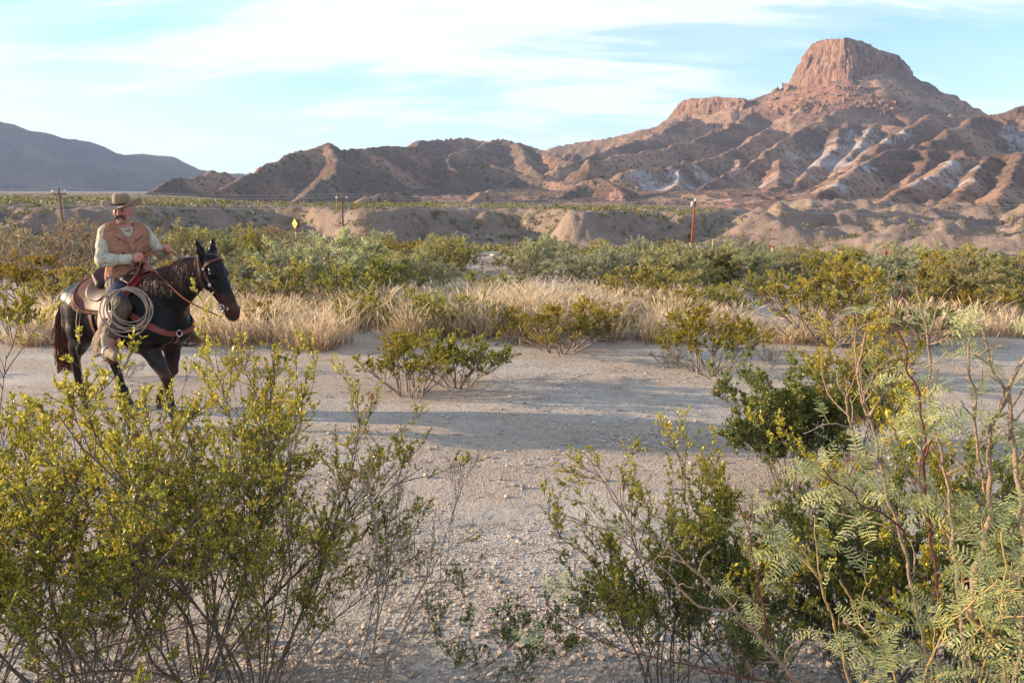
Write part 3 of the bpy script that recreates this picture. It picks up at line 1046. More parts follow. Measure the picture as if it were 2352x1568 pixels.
def shrub_meshes(name, seed, height, width, pal, stems=14, leaf=0.03, n_leaf=4200, feather=0.0, bare_low=0.25, twig_r=0.004, dens_top=1.0, sub=7, tw=4):
    """stems and foliage of a shrub a few metres off, shared by its look-alikes"""
    rng = np.random.default_rng(seed)
    az = np.linspace(0, 2 * np.pi, stems, endpoint=False) + rng.uniform(-0.3, 0.3, stems)
    tl = rng.uniform(0.05, 1.0, stems) ** 0.8
    d0 = np.stack([np.sin(tl) * np.cos(az), np.sin(tl) * np.sin(az), np.cos(tl)], -1)
    b0 = np.stack([np.cos(az), np.sin(az), np.zeros(stems)], -1) * 0.09 * width
    b0[:, 2] = -0.05
    Lr = 1.0 / np.sqrt((np.sin(tl) / (0.5 * width)) ** 2 + (np.cos(tl) / height) ** 2)
    S = grow(rng, b0, d0, Lr * rng.uniform(0.65, 0.9, stems), 9, 0.3, 0.15, 0.10)
    R0 = np.linspace(1, 0.3, 9)[None] * rng.uniform(0.010, 0.017, (stems, 1)) * height
    b, d, L, _ = sprout(rng, S, sub, 0.30, 1.0, (0.3, 0.95), (0.2 * height, 0.42 * height), 0.25)
    P1 = grow(rng, b, d, L, 6, 0.4, 0.25, 0.14)
    R1 = np.linspace(1, 0.4, 6)[None] * np.full((len(P1), 1), twig_r * 1.4)
    b, d, L2, par = sprout(rng, P1, tw, 0.25, 1.0, (0.3, 1.0), (0.09 * height, 0.2 * height), 0.2)
    P2 = grow(rng, b, d, L2, 4, 0.4, 0.2, 0.16)
    R2 = np.linspace(1, 0.6, 4)[None] * np.full((len(P2), 1), twig_r * 0.7)
    V0, F0 = tubes(S, R0, 5); V1, F1 = tubes(P1, R1, 3); V2, F2 = tubes(P2, R2, 3)
    st = mesh_from('stems', np.concatenate([V0, V1, V2]), np.concatenate([F0, F1 + len(V0), F2 + len(V0) + len(V1)]), True)
    keep = rng.uniform(0, 1, len(P2)) < np.clip((P2[:, -1, 2] / height - bare_low) * 3.0, 0.04, 1) * dens_top
    Pl = P2[keep]
    per = max(2, int(n_leaf / 2 / max(1, len(Pl))))
    Q, own = leaves_on(rng, Pl, per, 0.1, leaf, 0.42 - 0.24 * feather, 0.8, 0.4)
    clump = rng.uniform(0.75, 1.25, len(Pl))[own][:, None]
    hh = np.clip((Q[:, 0, 2] / height - 0.4) * 1.3, 0, 1)
    fo = quads_mesh('foliage', Q, leaf_tints(rng, len(Q), hh, pal, 0.07) * clump)
    st.materials.append(M_BARK_MID)
    fo.materials.append(M_LEAF_MID)
    return st, fo


def place_shrub(name, meshes, pos, height, width, rot, label, group=None, cat='bush', base_h=1.0, base_w=1.0):
    root = add(name, None, label=label, cat=cat, group=group, loc=pos)
    root.rotation_euler = (0, 0, rot)
    root.scale = (width / base_w, width / base_w, height / base_h)
    add('stems', meshes[0], None, root)
    add('foliage', meshes[1], None, root)
    return root


# ------------------------------------------------------------------ shrubs of the middle distance
VARI = {
    'creo': [shrub_meshes('c', 300 + k, 1.0, 1.5, PAL_LIME, 15, 0.029, 12000) for k in range(4)],
    'gold': [shrub_meshes('g', 320 + k, 1.0, 1.4, PAL_GOLD, 16, 0.029, 12000) for k in range(3)],
    'pale': [shrub_meshes('p', 340 + k, 1.0, 1.6, PAL_PALE, 18, 0.042, 12000, 0.8, 0.12) for k in range(3)],
    'grey': [shrub_meshes('y', 360 + k, 1.0, 1.6, PAL_GREY, 18, 0.042, 12000, 0.8, 0.12) for k in range(3)],
    'brown': [shrub_meshes('b', 380 + k, 1.0, 1.5, PAL_BROWN, 20, 0.030, 4500, 0.4, 0.15, 0.005) for k in range(2)],
    'twig': [shrub_meshes('t', 390 + k, 1.0, 1.6, PAL_DEEP, 14, 0.022, 1100, 0.3, 0.0, 0.005) for k in range(2)],
}
VW = {'creo': 1.5, 'gold': 1.4, 'pale': 1.6, 'grey': 1.6, 'brown': 1.5, 'twig': 1.6}
KNAME = {'creo': 'creosote_bush', 'gold': 'creosote_bush', 'pale': 'mesquite_bush', 'grey': 'mesquite_bush', 'brown': 'dry_bush', 'twig': 'twiggy_bush'}
_rng = random.Random(12)


def shrub_at(kind, x, yb, yt, wpx, label, group=None, variant=None, R=None):
    """foot at (x, yb), top at yt, wpx wide in the picture; R sets the range where the foot is hidden"""
    if R is None:
        p = on_ground(x, yb)
    else:
        d = ray(x, yb)
        p = np.array((d[0] * R, d[1] * R, gz(d[0] * R, d[1] * R)))
    R = math.hypot(p[0], p[1])
    top = at(x, yt, R)[2]
    h = max(0.35, top - p[2])
    dep = p[1] * CP - (p[2] + h / 2 - 2.4) * SP
    w = wpx / FPX * dep
    v = VARI[kind]
    ms = v[_rng.randrange(len(v)) if variant is None else variant % len(v)]
    return place_shrub(KNAME[kind], ms, p, h * 1.02, w * 1.0, _rng.uniform(0, 6.28), label, group, base_w=VW[kind] * 0.92)


NAMED = [
    ('creo', 945, 906, 752, 260, 'creosote bush standing at the edge of the gravel track, left of a pair'),
    ('creo', 1052, 886, 738, 250, 'creosote bush just behind and right of its twin on the gravel track'),
    ('gold', 1285, 808, 668, 280, 'rounded creosote bush at the front edge of the dry grass, mid picture'),
    ('creo', 1625, 856, 690, 270, 'airy creosote bush with bare grey foot on the pale track right of centre'),
    ('twig', 1540, 838, 800, 110, 'low grey twiggy shrub at the left foot of the airy creosote bush'),
    ('twig', 1768, 832, 775, 95, 'small bare grey shrub between the airy creosote and the mesquite'),
    ('gold', 1905, 790, 578, 330, 'tall golden creosote bush behind the mesquite, largest on the right'),
    ('pale', 760, 705, 515, 330, 'big pale green mesquite below the yellow road sign'),
    ('gold', 655, 720, 590, 210, 'golden creosote bush rising from grass right of the horse nose'),
    ('creo', 870, 725, 570, 240, 'olive bush in the dry grass right of the big pale mesquite'),
    ('grey', 1345, 668, 548, 230, 'grey green mesquite bush left of the red utility pole'),
    ('grey', 1455, 665, 540, 170, 'tall ragged grey mesquite nearest to the left of the red pole'),
    ('gold', 1480, 706, 592, 230, 'yellow olive creosote bush in front of the ragged grey mesquite'),
    ('pale', 1690, 668, 562, 240, 'pale feathery mesquite right of the red utility pole'),
    ('gold', 1130, 700, 605, 180, 'golden low creosote bush behind the straw grass in mid picture'),
    ('pale', 1235, 640, 535, 110, 'bright upright pale shrub beyond the grass left of centre'),
    ('pale', 450, 668, 512, 210, 'pale green mesquite behind the horse neck'),
    ('brown', 150, 660, 484, 330, 'large brownish leafless bush left of the rider'),
    ('brown', 30, 640, 520, 200, 'brown thin bush at the left edge of the picture'),
    ('creo', 30, 790, 640, 150, 'dark green creosote bush at the left edge behind the horse tail'),
    ('gold', 185, 720, 590, 190, 'yellowish creosote bush behind the horse rump'),
    ('gold', 70, 700, 570, 170, 'golden creosote bush at far left above the dark green one'),
    ('pale', 2075, 668, 558, 150, 'yellow green feathery bush behind the tip of the mesquite'),
    ('grey', 2165, 672, 578, 220, 'wide grey bush with dark foot on the right'),
    ('pale', 2290, 645, 588, 110, 'small bright green bush near the right edge'),
    ('grey', 2345, 655, 570, 120, 'tall grey bush cut by the right edge'),
    ('gold', 2240, 735, 660, 170, 'golden creosote bush among straw grass on the right'),
    ('gold', 2335, 745, 640, 130, 'golden creosote bush at the right edge of the picture'),
    ('creo', 2130, 790, 690, 160, 'dark olive bush in the sparse straw grass behind the mesquite'),
    ('creo', 2010, 800, 690, 120, 'dark olive bush between the golden creosote and the mesquite'),
    ('gold', 1560, 745, 650, 150, 'low golden bush at the back edge of the straw grass'),
    ('creo', 1660, 740, 640, 170, 'olive creosote bush behind the airy one'),
    ('creo', 1190, 790, 690, 120, 'olive bush growing in the grass beside the rounded creosote'),
    ('twig', 545, 850, 780, 120, 'fine grey twiggy shrub under the horse nose'),
    ('twig', 280, 868, 815, 110, 'low grey twiggy shrub seen under the horse belly'),
    ('pale', 580, 640, 548, 120, 'small pale bush left of the yellow sign post'),
    ('grey', 985, 668, 575, 140, 'grey bush behind the olive bush in the grass'),
    ('pale', 1060, 620, 552, 90, 'little yellow bush beyond the pale gravel road'),
    ('creo', 1770, 700, 610, 140, 'olive bush left of the tall golden creosote'),
    ('pale', 1800, 640, 568, 120, 'pale bush behind the tall golden creosote'),
    ('creo', 985, 772, 655, 180, 'olive creosote bush standing in the straw grass behind the twin bushes'),
    ('gold', 1100, 765, 660, 150, 'golden creosote bush in the straw grass right of the olive one'),
    ('gold', 1400, 778, 690, 130, 'small golden creosote bush in straw grass right of the rounded one'),
    ('creo', 835, 762, 645, 150, 'olive creosote bush in the grass left of the twin bushes'),
    ('gold', 610, 770, 680, 110, 'small golden bush in the grass right of the horse muzzle'),
    ('gold', 350, 700, 600, 160, 'golden creosote bush hidden behind the rider'),
]
for nm in NAMED:
    shrub_at(*nm)

# the rest of the scrub: look-alikes one cannot tell apart
rr = np.random.default_rng(77)
_taken = [(n[1], n[2]) for n in NAMED]
cnt = 0
for k in range(400):
    if cnt >= 110:
        break
    x = rr.uniform(-40, 2400)
    R = 18 * (70 / 18) ** rr.uniform(0, 1)
    if 900 < x < 1200 and 40 < R < 80 and rr.uniform() < 0.7:
        continue
    kind = rr.choice(['creo', 'gold', 'pale', 'grey', 'brown'], p=[0.12, 0.30, 0.32, 0.19, 0.07])
    dd = ray(x, 500)
    p = np.array((dd[0] * R, dd[1] * R, 0.0)); p[2] = gz(p[0], p[1])
    h = rr.uniform(0.75, 1.6) * (1.25 if R > 35 else 1.0)
    bx, by = proj(p)
    if by > 690 and (960 < bx < 1130 or 1730 < bx < 1840):
        continue
    if R < 26 and 540 < bx < 640:
        continue
    v = VARI[kind]
    zone = next(z for lim, z in ((0, 'at the left edge'), (300, 'left of the rider'), (560, 'behind the horse'), (700, 'near the yellow sign'), (900, 'behind the big pale mesquite'), (1180, 'beside the pale far road'),
                                 (1400, 'well left of the red pole'), (1590, 'just left of the red pole'), (1760, 'just right of the red pole'), (1950, 'behind the tall golden creosote'), (2150, 'above the mesquite tips'),
                                 (9999, 'towards the right edge')) if bx < lim)
    row = 'front' if R < 24 else 'second' if R < 33 else 'third' if R < 46 else 'back'
    lab = '%s %s in the %s row of scrub, %s' % ('small' if h < 1.05 else 'large', {'creo': 'olive creosote bush', 'gold': 'golden creosote bush', 'pale': 'pale feathery bush', 'grey': 'grey green bush', 'brown': 'brown dry bush'}[kind], row, zone)
    grp = {'creo': 'olive scrub bushes', 'gold': 'golden scrub bushes', 'pale': 'pale scrub bushes', 'grey': 'grey scrub bushes', 'brown': 'brown scrub bushes'}[kind]
    place_shrub(KNAME[kind], v[rr.integers(len(v))], p, h, h * rr.uniform(1.2, 1.9), rr.uniform(0, 6.28), lab, grp, base_w=VW[kind] * 0.92)
    cnt += 1

# bushes just outside the picture on the left, whose long shadows cross the track
for k, (X, Y, h) in enumerate([(-7.4, 5.3, 0.9), (-8.6, 6.9, 1.0), (-8.2, 4.2, 1.0), (-10.5, 8.9, 1.1), (-11.5, 7.5, 1.3), (-9.8, 5.9, 1.1), (-12.5, 10.2, 1.3), (-6.9, 3.4, 0.9), (-9.3, 7.9, 0.8), (-13.5, 8.4, 1.5), (-12.6, 6.6, 1.4), (-11.0, 4.6, 1.2), (-14.5, 9.4, 1.5)]):
    place_shrub('creosote_bush', VARI['creo' if k % 2 else 'gold'][k % 3], (X, Y, gz(X, Y)), h, h * 1.5, k * 1.3,
                'creosote bush standing left of the picture beside the track', 'bushes left of the view', base_w=1.4)


# ------------------------------------------------------------------ dry grass
def build_grass():
    rng = np.random.default_rng(9)
    tuft = []
    # (x range, near R, far R, tufts, tallness)
    for (x0, x1, r0, r1, n, hh) in ((380, 760, 11.7, 15.5, 620, 0.56), (760, 1250, 12.0, 16.5, 820, 0.60), (1250, 1560, 12.1, 16.2, 460, 0.52), (1540, 1730, 12.2, 15.0, 150, 0.42),
                                    (1840, 2400, 12.0, 14.6, 240, 0.45), (1950, 2400, 17.0, 22.0, 240, 0.5), (30, 300, 12.0, 15.5, 220, 0.45), (1150, 1700, 16, 19, 240, 0.50),
                                    (560, 1100, 16.0, 20.0, 200, 0.5), (1720, 1860, 11.9, 12.6, 40, 0.3)):
        x = rng.uniform(x0, x1, n)
        R = rng.uniform(r0, r1, n) + (fbm(x / 60, x * 0, 61, 3) - 0.5) * 1.6
        d = ray(x, np.full(n, 700.0))
        d = d / d[:, 1:2]
        keep = fbm(d[:, 0] * R / 1.1, d[:, 1] * R / 1.1, 62, 3) > 0.47
        p = np.stack([d[:, 0] * R, d[:, 1] * R, np.full(n, hh)], -1)[keep]
        tuft.append(p)
    T = np.concatenate(tuft)
    per = 26
    n = len(T) * per
    own = np.repeat(np.arange(len(T)), per)
    off = rng.normal(0, 0.12, (n, 2))
    X = T[own, 0] + off[:, 0]; Y = T[own, 1] + off[:, 1]
    Z = ground_z(X, Y)
    hgt = T[own, 2] * rng.uniform(0.45, 1.25, n) * (rng.uniform(0.6, 1.2, len(T)) * (0.55 + 0.95 * fbm(T[:, 0] / 1.3, T[:, 1] / 1.3, 64, 3)))[own]
    out = norm(np.stack([off[:, 0], off[:, 1]], -1)) * rng.uniform(0.05, 0.55, n)[:, None] + np.array((0.04, -0.02)) + rng.normal(0, 0.20, (n, 2)) + rng.normal(0, 0.12, (len(T), 2))[own]
    ang = rng.uniform(0, np.pi, n)
    wd = np.stack([np.cos(ang), np.sin(ang), np.zeros(n)], -1)
    t = np.array((0, 0.35, 0.7, 0.82, 1.0))
    w = np.array((0.0045, 0.0040, 0.0030, 0.0085, 0.001))
    head = (rng.uniform(0, 1, n) < 0.55)
    V = np.empty((n, 5, 2, 3))
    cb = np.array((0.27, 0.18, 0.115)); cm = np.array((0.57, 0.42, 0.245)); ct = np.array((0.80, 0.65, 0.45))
    hue = rng.uniform(0.75, 1.2, (n, 1)) * (0.85 + 0.3 * rng.uniform(0, 1, len(T))[own][:, None])
    C = np.empty((n, 5, 2, 3))
    for k in range(5):
        q = t[k]
        cx = X + out[:, 0] * hgt * q ** 1.8; cy = Y + out[:, 1] * hgt * q ** 1.8
        cz = Z - 0.02 + hgt * (q - 0.12 * q ** 3)
        ww = np.where(head, w[k], min(w[k], 0.0035 * (1.05 - q)))
        c0 = np.stack([cx, cy, cz], -1)
        V[:, k, 0] = c0 - wd * ww[:, None]; V[:, k, 1] = c0 + wd * ww[:, None]
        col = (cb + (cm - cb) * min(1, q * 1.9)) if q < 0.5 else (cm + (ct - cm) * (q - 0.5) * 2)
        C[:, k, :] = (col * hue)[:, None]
    f = np.array([(0, 1, 3, 2), (2, 3, 5, 4), (4, 5, 7, 6), (6, 7, 9, 8)])
    F = (f[None] + 10 * np.arange(n)[:, None, None]).reshape(-1, 4)
    return mesh_from('dry_grass', V.reshape(-1, 3), F, True, C.reshape(-1, 3))


M_GRASS = mat_leaf('dry grass', 0.6, 0.35, 0.25)
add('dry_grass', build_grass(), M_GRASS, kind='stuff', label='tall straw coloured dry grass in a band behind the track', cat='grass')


# ------------------------------------------------------------------ far scrub and litter
def build_far_scrub():
    rng = np.random.default_rng(19)
    pts = []
    n = 22000
    x = rng.uniform(-80, 2430, n)
    R = 62 * (700 / 62) ** rng.uniform(0, 1, n) ** 0.8
    d = ray(x, np.full(n, 470.0))
    X, Y = d[:, 0] * R, d[:, 1] * R
    px = bearing_px(X, Y)
    re = seg_interp(px, EDGE, 28)
    dens = fbm(X / 16, Y / 16, 71, 3)
    lip = (R > re + 4) & (R < re + 150) & (px < 1690)
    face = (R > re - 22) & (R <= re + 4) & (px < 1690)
    flat = (R <= re - 22)
    pr = np.where(lip, 0.95, np.where(face, 0.85, np.where(flat & (px < 1650), 0.35, 0.42)))
    pr = np.where((px < 520) & (R > re + 4), 0.75, pr)
    keep = (rng.uniform(0, 1, n) < pr * sstep(0.3, 0.62, dens) * 1.3) & (R < np.where(px < 600, 700, 420)) & (np.abs(R - 66) > 6)
    X, Y, R, lip, face = X[keep], Y[keep], R[keep], lip[keep], face[keep]
    n = len(X)
    Z = ground_z(X, Y)
    size = rng.uniform(0.4, 1.2, n) * (1 + 0.35 * lip)
    K = 13
    own = np.repeat(np.arange(n), K)
    g = rng.normal(0, 1, (n * K, 3))
    g = norm(g) * rng.uniform(0.2, 1, (n * K, 1)) ** 0.5
    c = np.stack([X, Y, Z], -1)[own] + (g * (0.8, 0.8, 0.5) + (0, 0, 0.45)) * size[own][:, None]
    d1 = norm(rng.normal(0, 1, c.shape)); d2 = norm(np.cross(d1, rng.normal(0, 1, c.shape)))
    s = (0.27 * size[own] * rng.uniform(0.6, 1.3, n * K))[:, None]
    Q = np.stack([c - d1 * s, c - d2 * s * 0.55, c + d1 * s, c + d2 * s * 0.55], 1)
    pal = np.array([(0.20, 0.185, 0.06), (0.27, 0.23, 0.075), (0.13, 0.14, 0.06), (0.24, 0.22, 0.12)])
    col = pal[rng.integers(0, 4, n)][own] * rng.uniform(0.7, 1.25, (n * K, 1))
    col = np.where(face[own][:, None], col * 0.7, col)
    return quads_mesh('desert_scrub', Q, col)


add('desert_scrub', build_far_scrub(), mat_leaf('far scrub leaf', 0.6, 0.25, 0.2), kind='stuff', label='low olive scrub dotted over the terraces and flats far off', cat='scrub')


def rock_verts(rng, n, size, flat=0.65):
    base = norm(np.array([(1, 0, 0), (-1, 0, 0), (0, 1, 0), (0, -1, 0), (0, 0, 1), (0, 0, -1), (1, 1, 1), (-1, 1, 1), (1, -1, 1), (-1, -1, 1)], float))
    fc = np.array([(4, 6, 7), (4, 8, 6), (4, 9, 8), (4, 7, 9), (6, 0, 2), (6, 2, 7), (7, 2, 1), (7, 1, 9), (9, 1, 3), (9, 3, 8), (8, 3, 0), (8, 0, 6),
                   (5, 2, 0), (5, 1, 2), (5, 3, 1), (5, 0, 3)])
    V = base[None] * rng.uniform(0.7, 1.3, (n, 10, 1)) * size[:, None, None] * rng.uniform(0.7, 1.25, (n, 1, 3)) * np.array((1, 1, flat))
    a = rng.uniform(0, 6.28, n)
    ca, sa = np.cos(a)[:, None], np.sin(a)[:, None]
    V = np.stack([V[..., 0] * ca - V[..., 1] * sa, V[..., 0] * sa + V[..., 1] * ca, V[..., 2]], -1)
    return V, fc


def build_gravel():
    rng = np.random.default_rng(29)
    n = 46000
    x = rng.uniform(-60, 2410, n)
    R = 2.9 * (10.5 / 2.9) ** rng.uniform(0, 1, n)
    d = ray(x, np.full(n, 900.0))
    X, Y = d[:, 0] * R, d[:, 1] * R
    keep = rng.uniform(0, 1, n) < sstep(0.36, 0.60, fbm(X / 1.6, Y / 0.7, 31, 4)) * 0.9 + 0.1
    X, Y = X[keep], Y[keep]
    n = len(X)
    band = np.maximum(np.exp(-((Y - 6.4 - 0.12 * X + (fbm(X / 2.0, Y * 0, 66, 3) - 0.5) * 1.2) / 0.75) ** 2), np.exp(-((Y - 3.5) / 0.5) ** 2) * 0.7)
    size = np.exp(rng.normal(math.log(0.0056), 0.5, n)).clip(0.003, 0.028) * (1 + 0.4 * band)
    V, fc = rock_verts(rng, n, size)
    V = V + np.stack([X, Y, ground_z(X, Y) + size * 0.2], -1)[:, None]
    F = (fc[None] + 10 * np.arange(n)[:, None, None]).reshape(-1, 3)
    pal = np.array([(0.43, 0.365, 0.30), (0.40, 0.315, 0.25), (0.35, 0.325, 0.315), (0.48, 0.43, 0.38), (0.30, 0.225, 0.18), (0.43, 0.35, 0.28)])
    col = pal[rng.integers(0, 6, n)] * rng.uniform(0.8, 1.2, (n, 1))
    return mesh_from('gravel', V.reshape(-1, 3), F, False, np.repeat(col, 10, 0))


M_STONE = simple_mat('loose stone', (0.45, 0.38, 0.32), 0.9, 0.2, 0.2, 30.0, 0.3, 120.0, tint=True)
add('gravel', build_gravel(), M_STONE, kind='stuff', label='small pale and rusty pebbles strewn over the track', cat='gravel')


def build_litter():
    """broken twigs and leaf bits blown together on the ground"""
    rng = np.random.default_rng(49)
    n = 1500
    x = rng.uniform(-60, 2410, n)
    R = 3.0 * (13.0 / 3.0) ** rng.uniform(0, 1, n)
    d = ray(x, np.full(n, 900.0))
    X, Y = d[:, 0] * R, d[:, 1] * R
    keep = fbm(X / 0.9, Y / 0.7, 68, 3) > 0.52
    X, Y = X[keep], Y[keep]
    n = len(X)
    P = grow(rng, np.stack([X, Y, ground_z(X, Y) + 0.006], -1), np.stack([rng.normal(0, 1, n), rng.normal(0, 1, n), np.zeros(n)], -1), rng.uniform(0.03, 0.16, n), 5, 0.5, 0.0, 0.18)
    P[..., 2] = ground_z(P[..., 0], P[..., 1]) + 0.006 + rng.uniform(0, 0.01, (n, 1))
    V, F = tubes(P, np.linspace(1, 0.6, 5)[None] * rng.uniform(0.0015, 0.004, (n, 1)), 4)
    return mesh_from('twig_litter', V, F, True)


add('twig_litter', build_litter(), M_BARK_CREO, kind='stuff', label='broken dark twigs littering the gravel', cat='litter')


def loose_stones():
    rng = np.random.default_rng(39)
    V, fc = rock_verts(rng, 4, np.full(4, 1.0))
    ms = []
    for k in range(4):
        me = mesh_from('stone', V[k], fc, False, np.tile(np.array([(0.42, 0.36, 0.32), (0.50, 0.44, 0.38), (0.36, 0.29, 0.25), (0.46, 0.37, 0.29)][k]), (10, 1)))
        me.materials.append(M_STONE)
        ms.append(me)
    for k in range(46):
        while True:
            x, y = rng.uniform(700, 1900), rng.uniform(840, 1520)
            if y < 1150 or x < 1350 and x > 880:
                break
        p = on_ground(x, y)
        s = rng.uniform(0.012, 0.034)
        o = add('stone', ms[k % 4], label='fist sized loose stone lying on the gravel track', cat='stone', group='loose stones on the track', loc=p + (0, 0, s * 0.25))
        o.scale = (s, s, s)
        o.rotation_euler = (0, 0, rng.uniform(0, 6.28))
    # the pale rubble bank along the road below
    for k in range(90):
        x = rng.uniform(500, 1010) if k < 66 else rng.uniform(1020, 1140)
        R = rng.uniform(60, 68)
        d = ray(x, 550)
        p = np.array((d[0] * R, d[1] * R, 0)); p[2] = gz(p[0], p[1])
        s = rng.uniform(0.2, 0.55)
        o = add('boulder', ms[(k % 2) * 1], label='pale boulder in the rubble bank beside the far road', cat='boulder', group='boulders of the rubble bank', loc=p + (0, 0, s * 0.2))
        o.scale = (s * 1.4, s, s)
        o.rotation_euler = (0, 0, rng.uniform(0, 6.28))


loose_stones()

# ------------------------------------------------------------------ creosote close to the camera
creosote('creosote_bush', stand(-60, 2.95), 1, 1.60, 0.95, 19, (0.10, 0.0), label='yellow green creosote bush filling the lower left corner')
creosote('creosote_bush', stand(205, 3.10), 12, 1.52, 0.95, 18, (0.04, 0.0), label='yellow green creosote bush in front of the horse hind legs')
creosote('creosote_bush', stand(455, 3.30), 2, 1.92, 0.70, 18, (0.03, 0.05), label='tallest creosote bush in front of the horse forelegs, its spray at the stirrup')
creosote('creosote_bush', stand(600, 3.15), 3, 1.50, 0.75, 16, (0.10, 0.05), label='open creosote bush leaning right, between the horse and the dead branch', dens=0.8)
creosote('creosote_bush', stand(860, 3.3), 4, 1.45, 0.7, 6, (0.24, 0.0), dens=0.3, bare=0.8, subs=8, twigs=6, tilt=(0.05, 0.5), bark=M_BARK_DEAD, pal=[(0.06, 0.085, 0.03), (0.10, 0.13, 0.03), (0.36, 0.17, 0.06), (0.40, 0.15, 0.07)],
         label='mostly bare dead bush with rusty tips leaning right in the foreground')
creosote('dead_bush', stand(330, 3.25), 21, 0.85, 1.15, 22, (0.05, 0.0), bare=1.0, subs=8, twigs=5, bark=M_BARK_DEAD, tilt=(0.2, 1.15), label='tangle of bare grey stems at the bottom left under the creosote')
creosote('dead_bush', stand(760, 3.2), 22, 0.70, 1.2, 14, (0.1, 0.0), bare=1.0, subs=8, twigs=5, bark=M_BARK_DEAD, tilt=(0.2, 1.15), label='low tangle of bare twigs at the bottom, foot of the dead branch')
creosote('creosote_bush', stand(1150, 3.2), 5, 0.55, 1.0, 9, (0.0, 0.0), label='low green sprigs at the bottom edge left of centre', subs=6, twigs=5, pal=PAL_DEEP, dens=0.8, leaf_from=0.1)
creosote('creosote_bush', stand(1520, 3.15), 6, 1.14, 0.32, 12, (0.02, 0.02), label='upright creosote bush behind the thorny bare branches', pal=PAL_CREO, dens=0.8)
creosote('creosote_bush', stand(1700, 3.1), 7, 1.00, 0.7, 12, (0.0, 0.0), label='dark creosote bush left of the mesquite stems at the bottom', pal=PAL_DEEP, dens=0.8)
creosote('creosote_bush', stand(1990, 3.1), 8, 1.22, 0.95, 18, (0.0, 0.1), label='dark creosote bush behind the mesquite stems at lower right', pal=PAL_DEEP)
creosote('creosote_bush', stand(2180, 2.95), 31, 1.38, 0.8, 18, (0.0, 0.05), label='yellow green creosote bush growing through the mesquite stems', pal=PAL_CREO)
creosote('creosote_bush', stand(2330, 3.2), 9, 1.25, 0.95, 16, (0.0, 0.1), label='creosote bush in the lower right corner behind the mesquite', pal=PAL_DEEP, dens=0.8)
creosote('creosote_bush', stand(1815, 5.7), 10, 1.04, 0.68, 20, (-0.03, 0.0), label='dense dark green creosote bush on the track left of the mesquite', pal=PAL_DEEP, leaf=0.022, dens=1.1, leaf_from=0.05)
creosote('creosote_bush', stand(1970, 6.3), 11, 1.18, 0.8, 17, (0.0, 0.0), label='yellow green creosote bush behind the dense dark green one', pal=PAL_GOLD, leaf=0.021, dens=1.0)


# ------------------------------------------------------------------ the thorny mesquite
def leaf_mesh(seed, pinnae, length, nl, ll):
    """a twice feathered leaf: stalk, pinnae, paired leaflets"""
    rng = np.random.default_rng(seed)
    V, F, C = [], [], []
    k = 0
    green = np.array((0.28, 0.33, 0.15)); yel = np.array((0.50, 0.46, 0.18))
    def strip(a, b, w, col):
        nonlocal k
        d = norm(b - a); s = norm(np.cross(d, np.array((0.3, 0.2, 1.0)))) * w
        V.extend([a - s, a + s, b + s * 0.6, b - s * 0.6]); F.append((k, k + 1, k + 2, k + 3)); C.extend([col] * 4); k += 4
    stalk = np.array((0.028, 0, 0.004))
    strip(np.zeros(3), stalk, 0.0011, yel)
    for p in range(pinnae):
        yaw = (p - (pinnae - 1) / 2) * 0.75 + rng.uniform(-0.15, 0.15)
        d = np.array((math.cos(yaw), math.sin(yaw), 0.15))
        pts = [stalk]
        for q in range(nl):
            d = norm(d + np.array((0, 0, -0.035)) + rng.normal(0, 0.02, 3))
            pts.append(pts[-1] + d * length / nl)
        for q in range(nl):
            strip(pts[q], pts[q + 1], 0.0009, yel * 0.95)
        for q in range(1, nl + 1):
            tg = norm(pts[q] - pts[q - 1])
            sd = norm(np.cross(np.array((0, 0, 1.0)), tg))
            up = np.cross(tg, sd)
            for sgn in (-1, 1):
                if rng.uniform() < 0.10:
                    continue
                dl = norm(sd * sgn + tg * rng.uniform(0.1, 0.5) + up * rng.uniform(-0.25, 0.55))
                L = ll * rng.uniform(0.85, 1.1) * (0.65 + 0.35 * math.sin(math.pi * q / (nl + 0.6)))
                wv = norm(np.cross(dl, up)) * L * 0.10
                a = pts[q]
                dr = np.array((0, 0, -0.12 * L))
                cc = (green + (yel - green) * rng.uniform(0, 0.45)) * rng.uniform(0.85, 1.2)
                V.extend([a, a + dl * L * 0.3 + wv, a + dl * L * 0.75 + wv * 0.95 + dr * 0.4, a + dl * L + dr, a + dl * L * 0.75 - wv * 0.95 + dr * 0.4, a + dl * L * 0.3 - wv])
                F.append((k, k + 1, k + 4, k + 5)); F.append((k + 1, k + 2, k + 3, k + 4))
                C.extend([cc] * 6); k += 6
    me = mesh_from('leaf', np.array(V), np.array(F), False, np.array(C))
    me.materials.append(M_LEAF_MESQ)
    return me


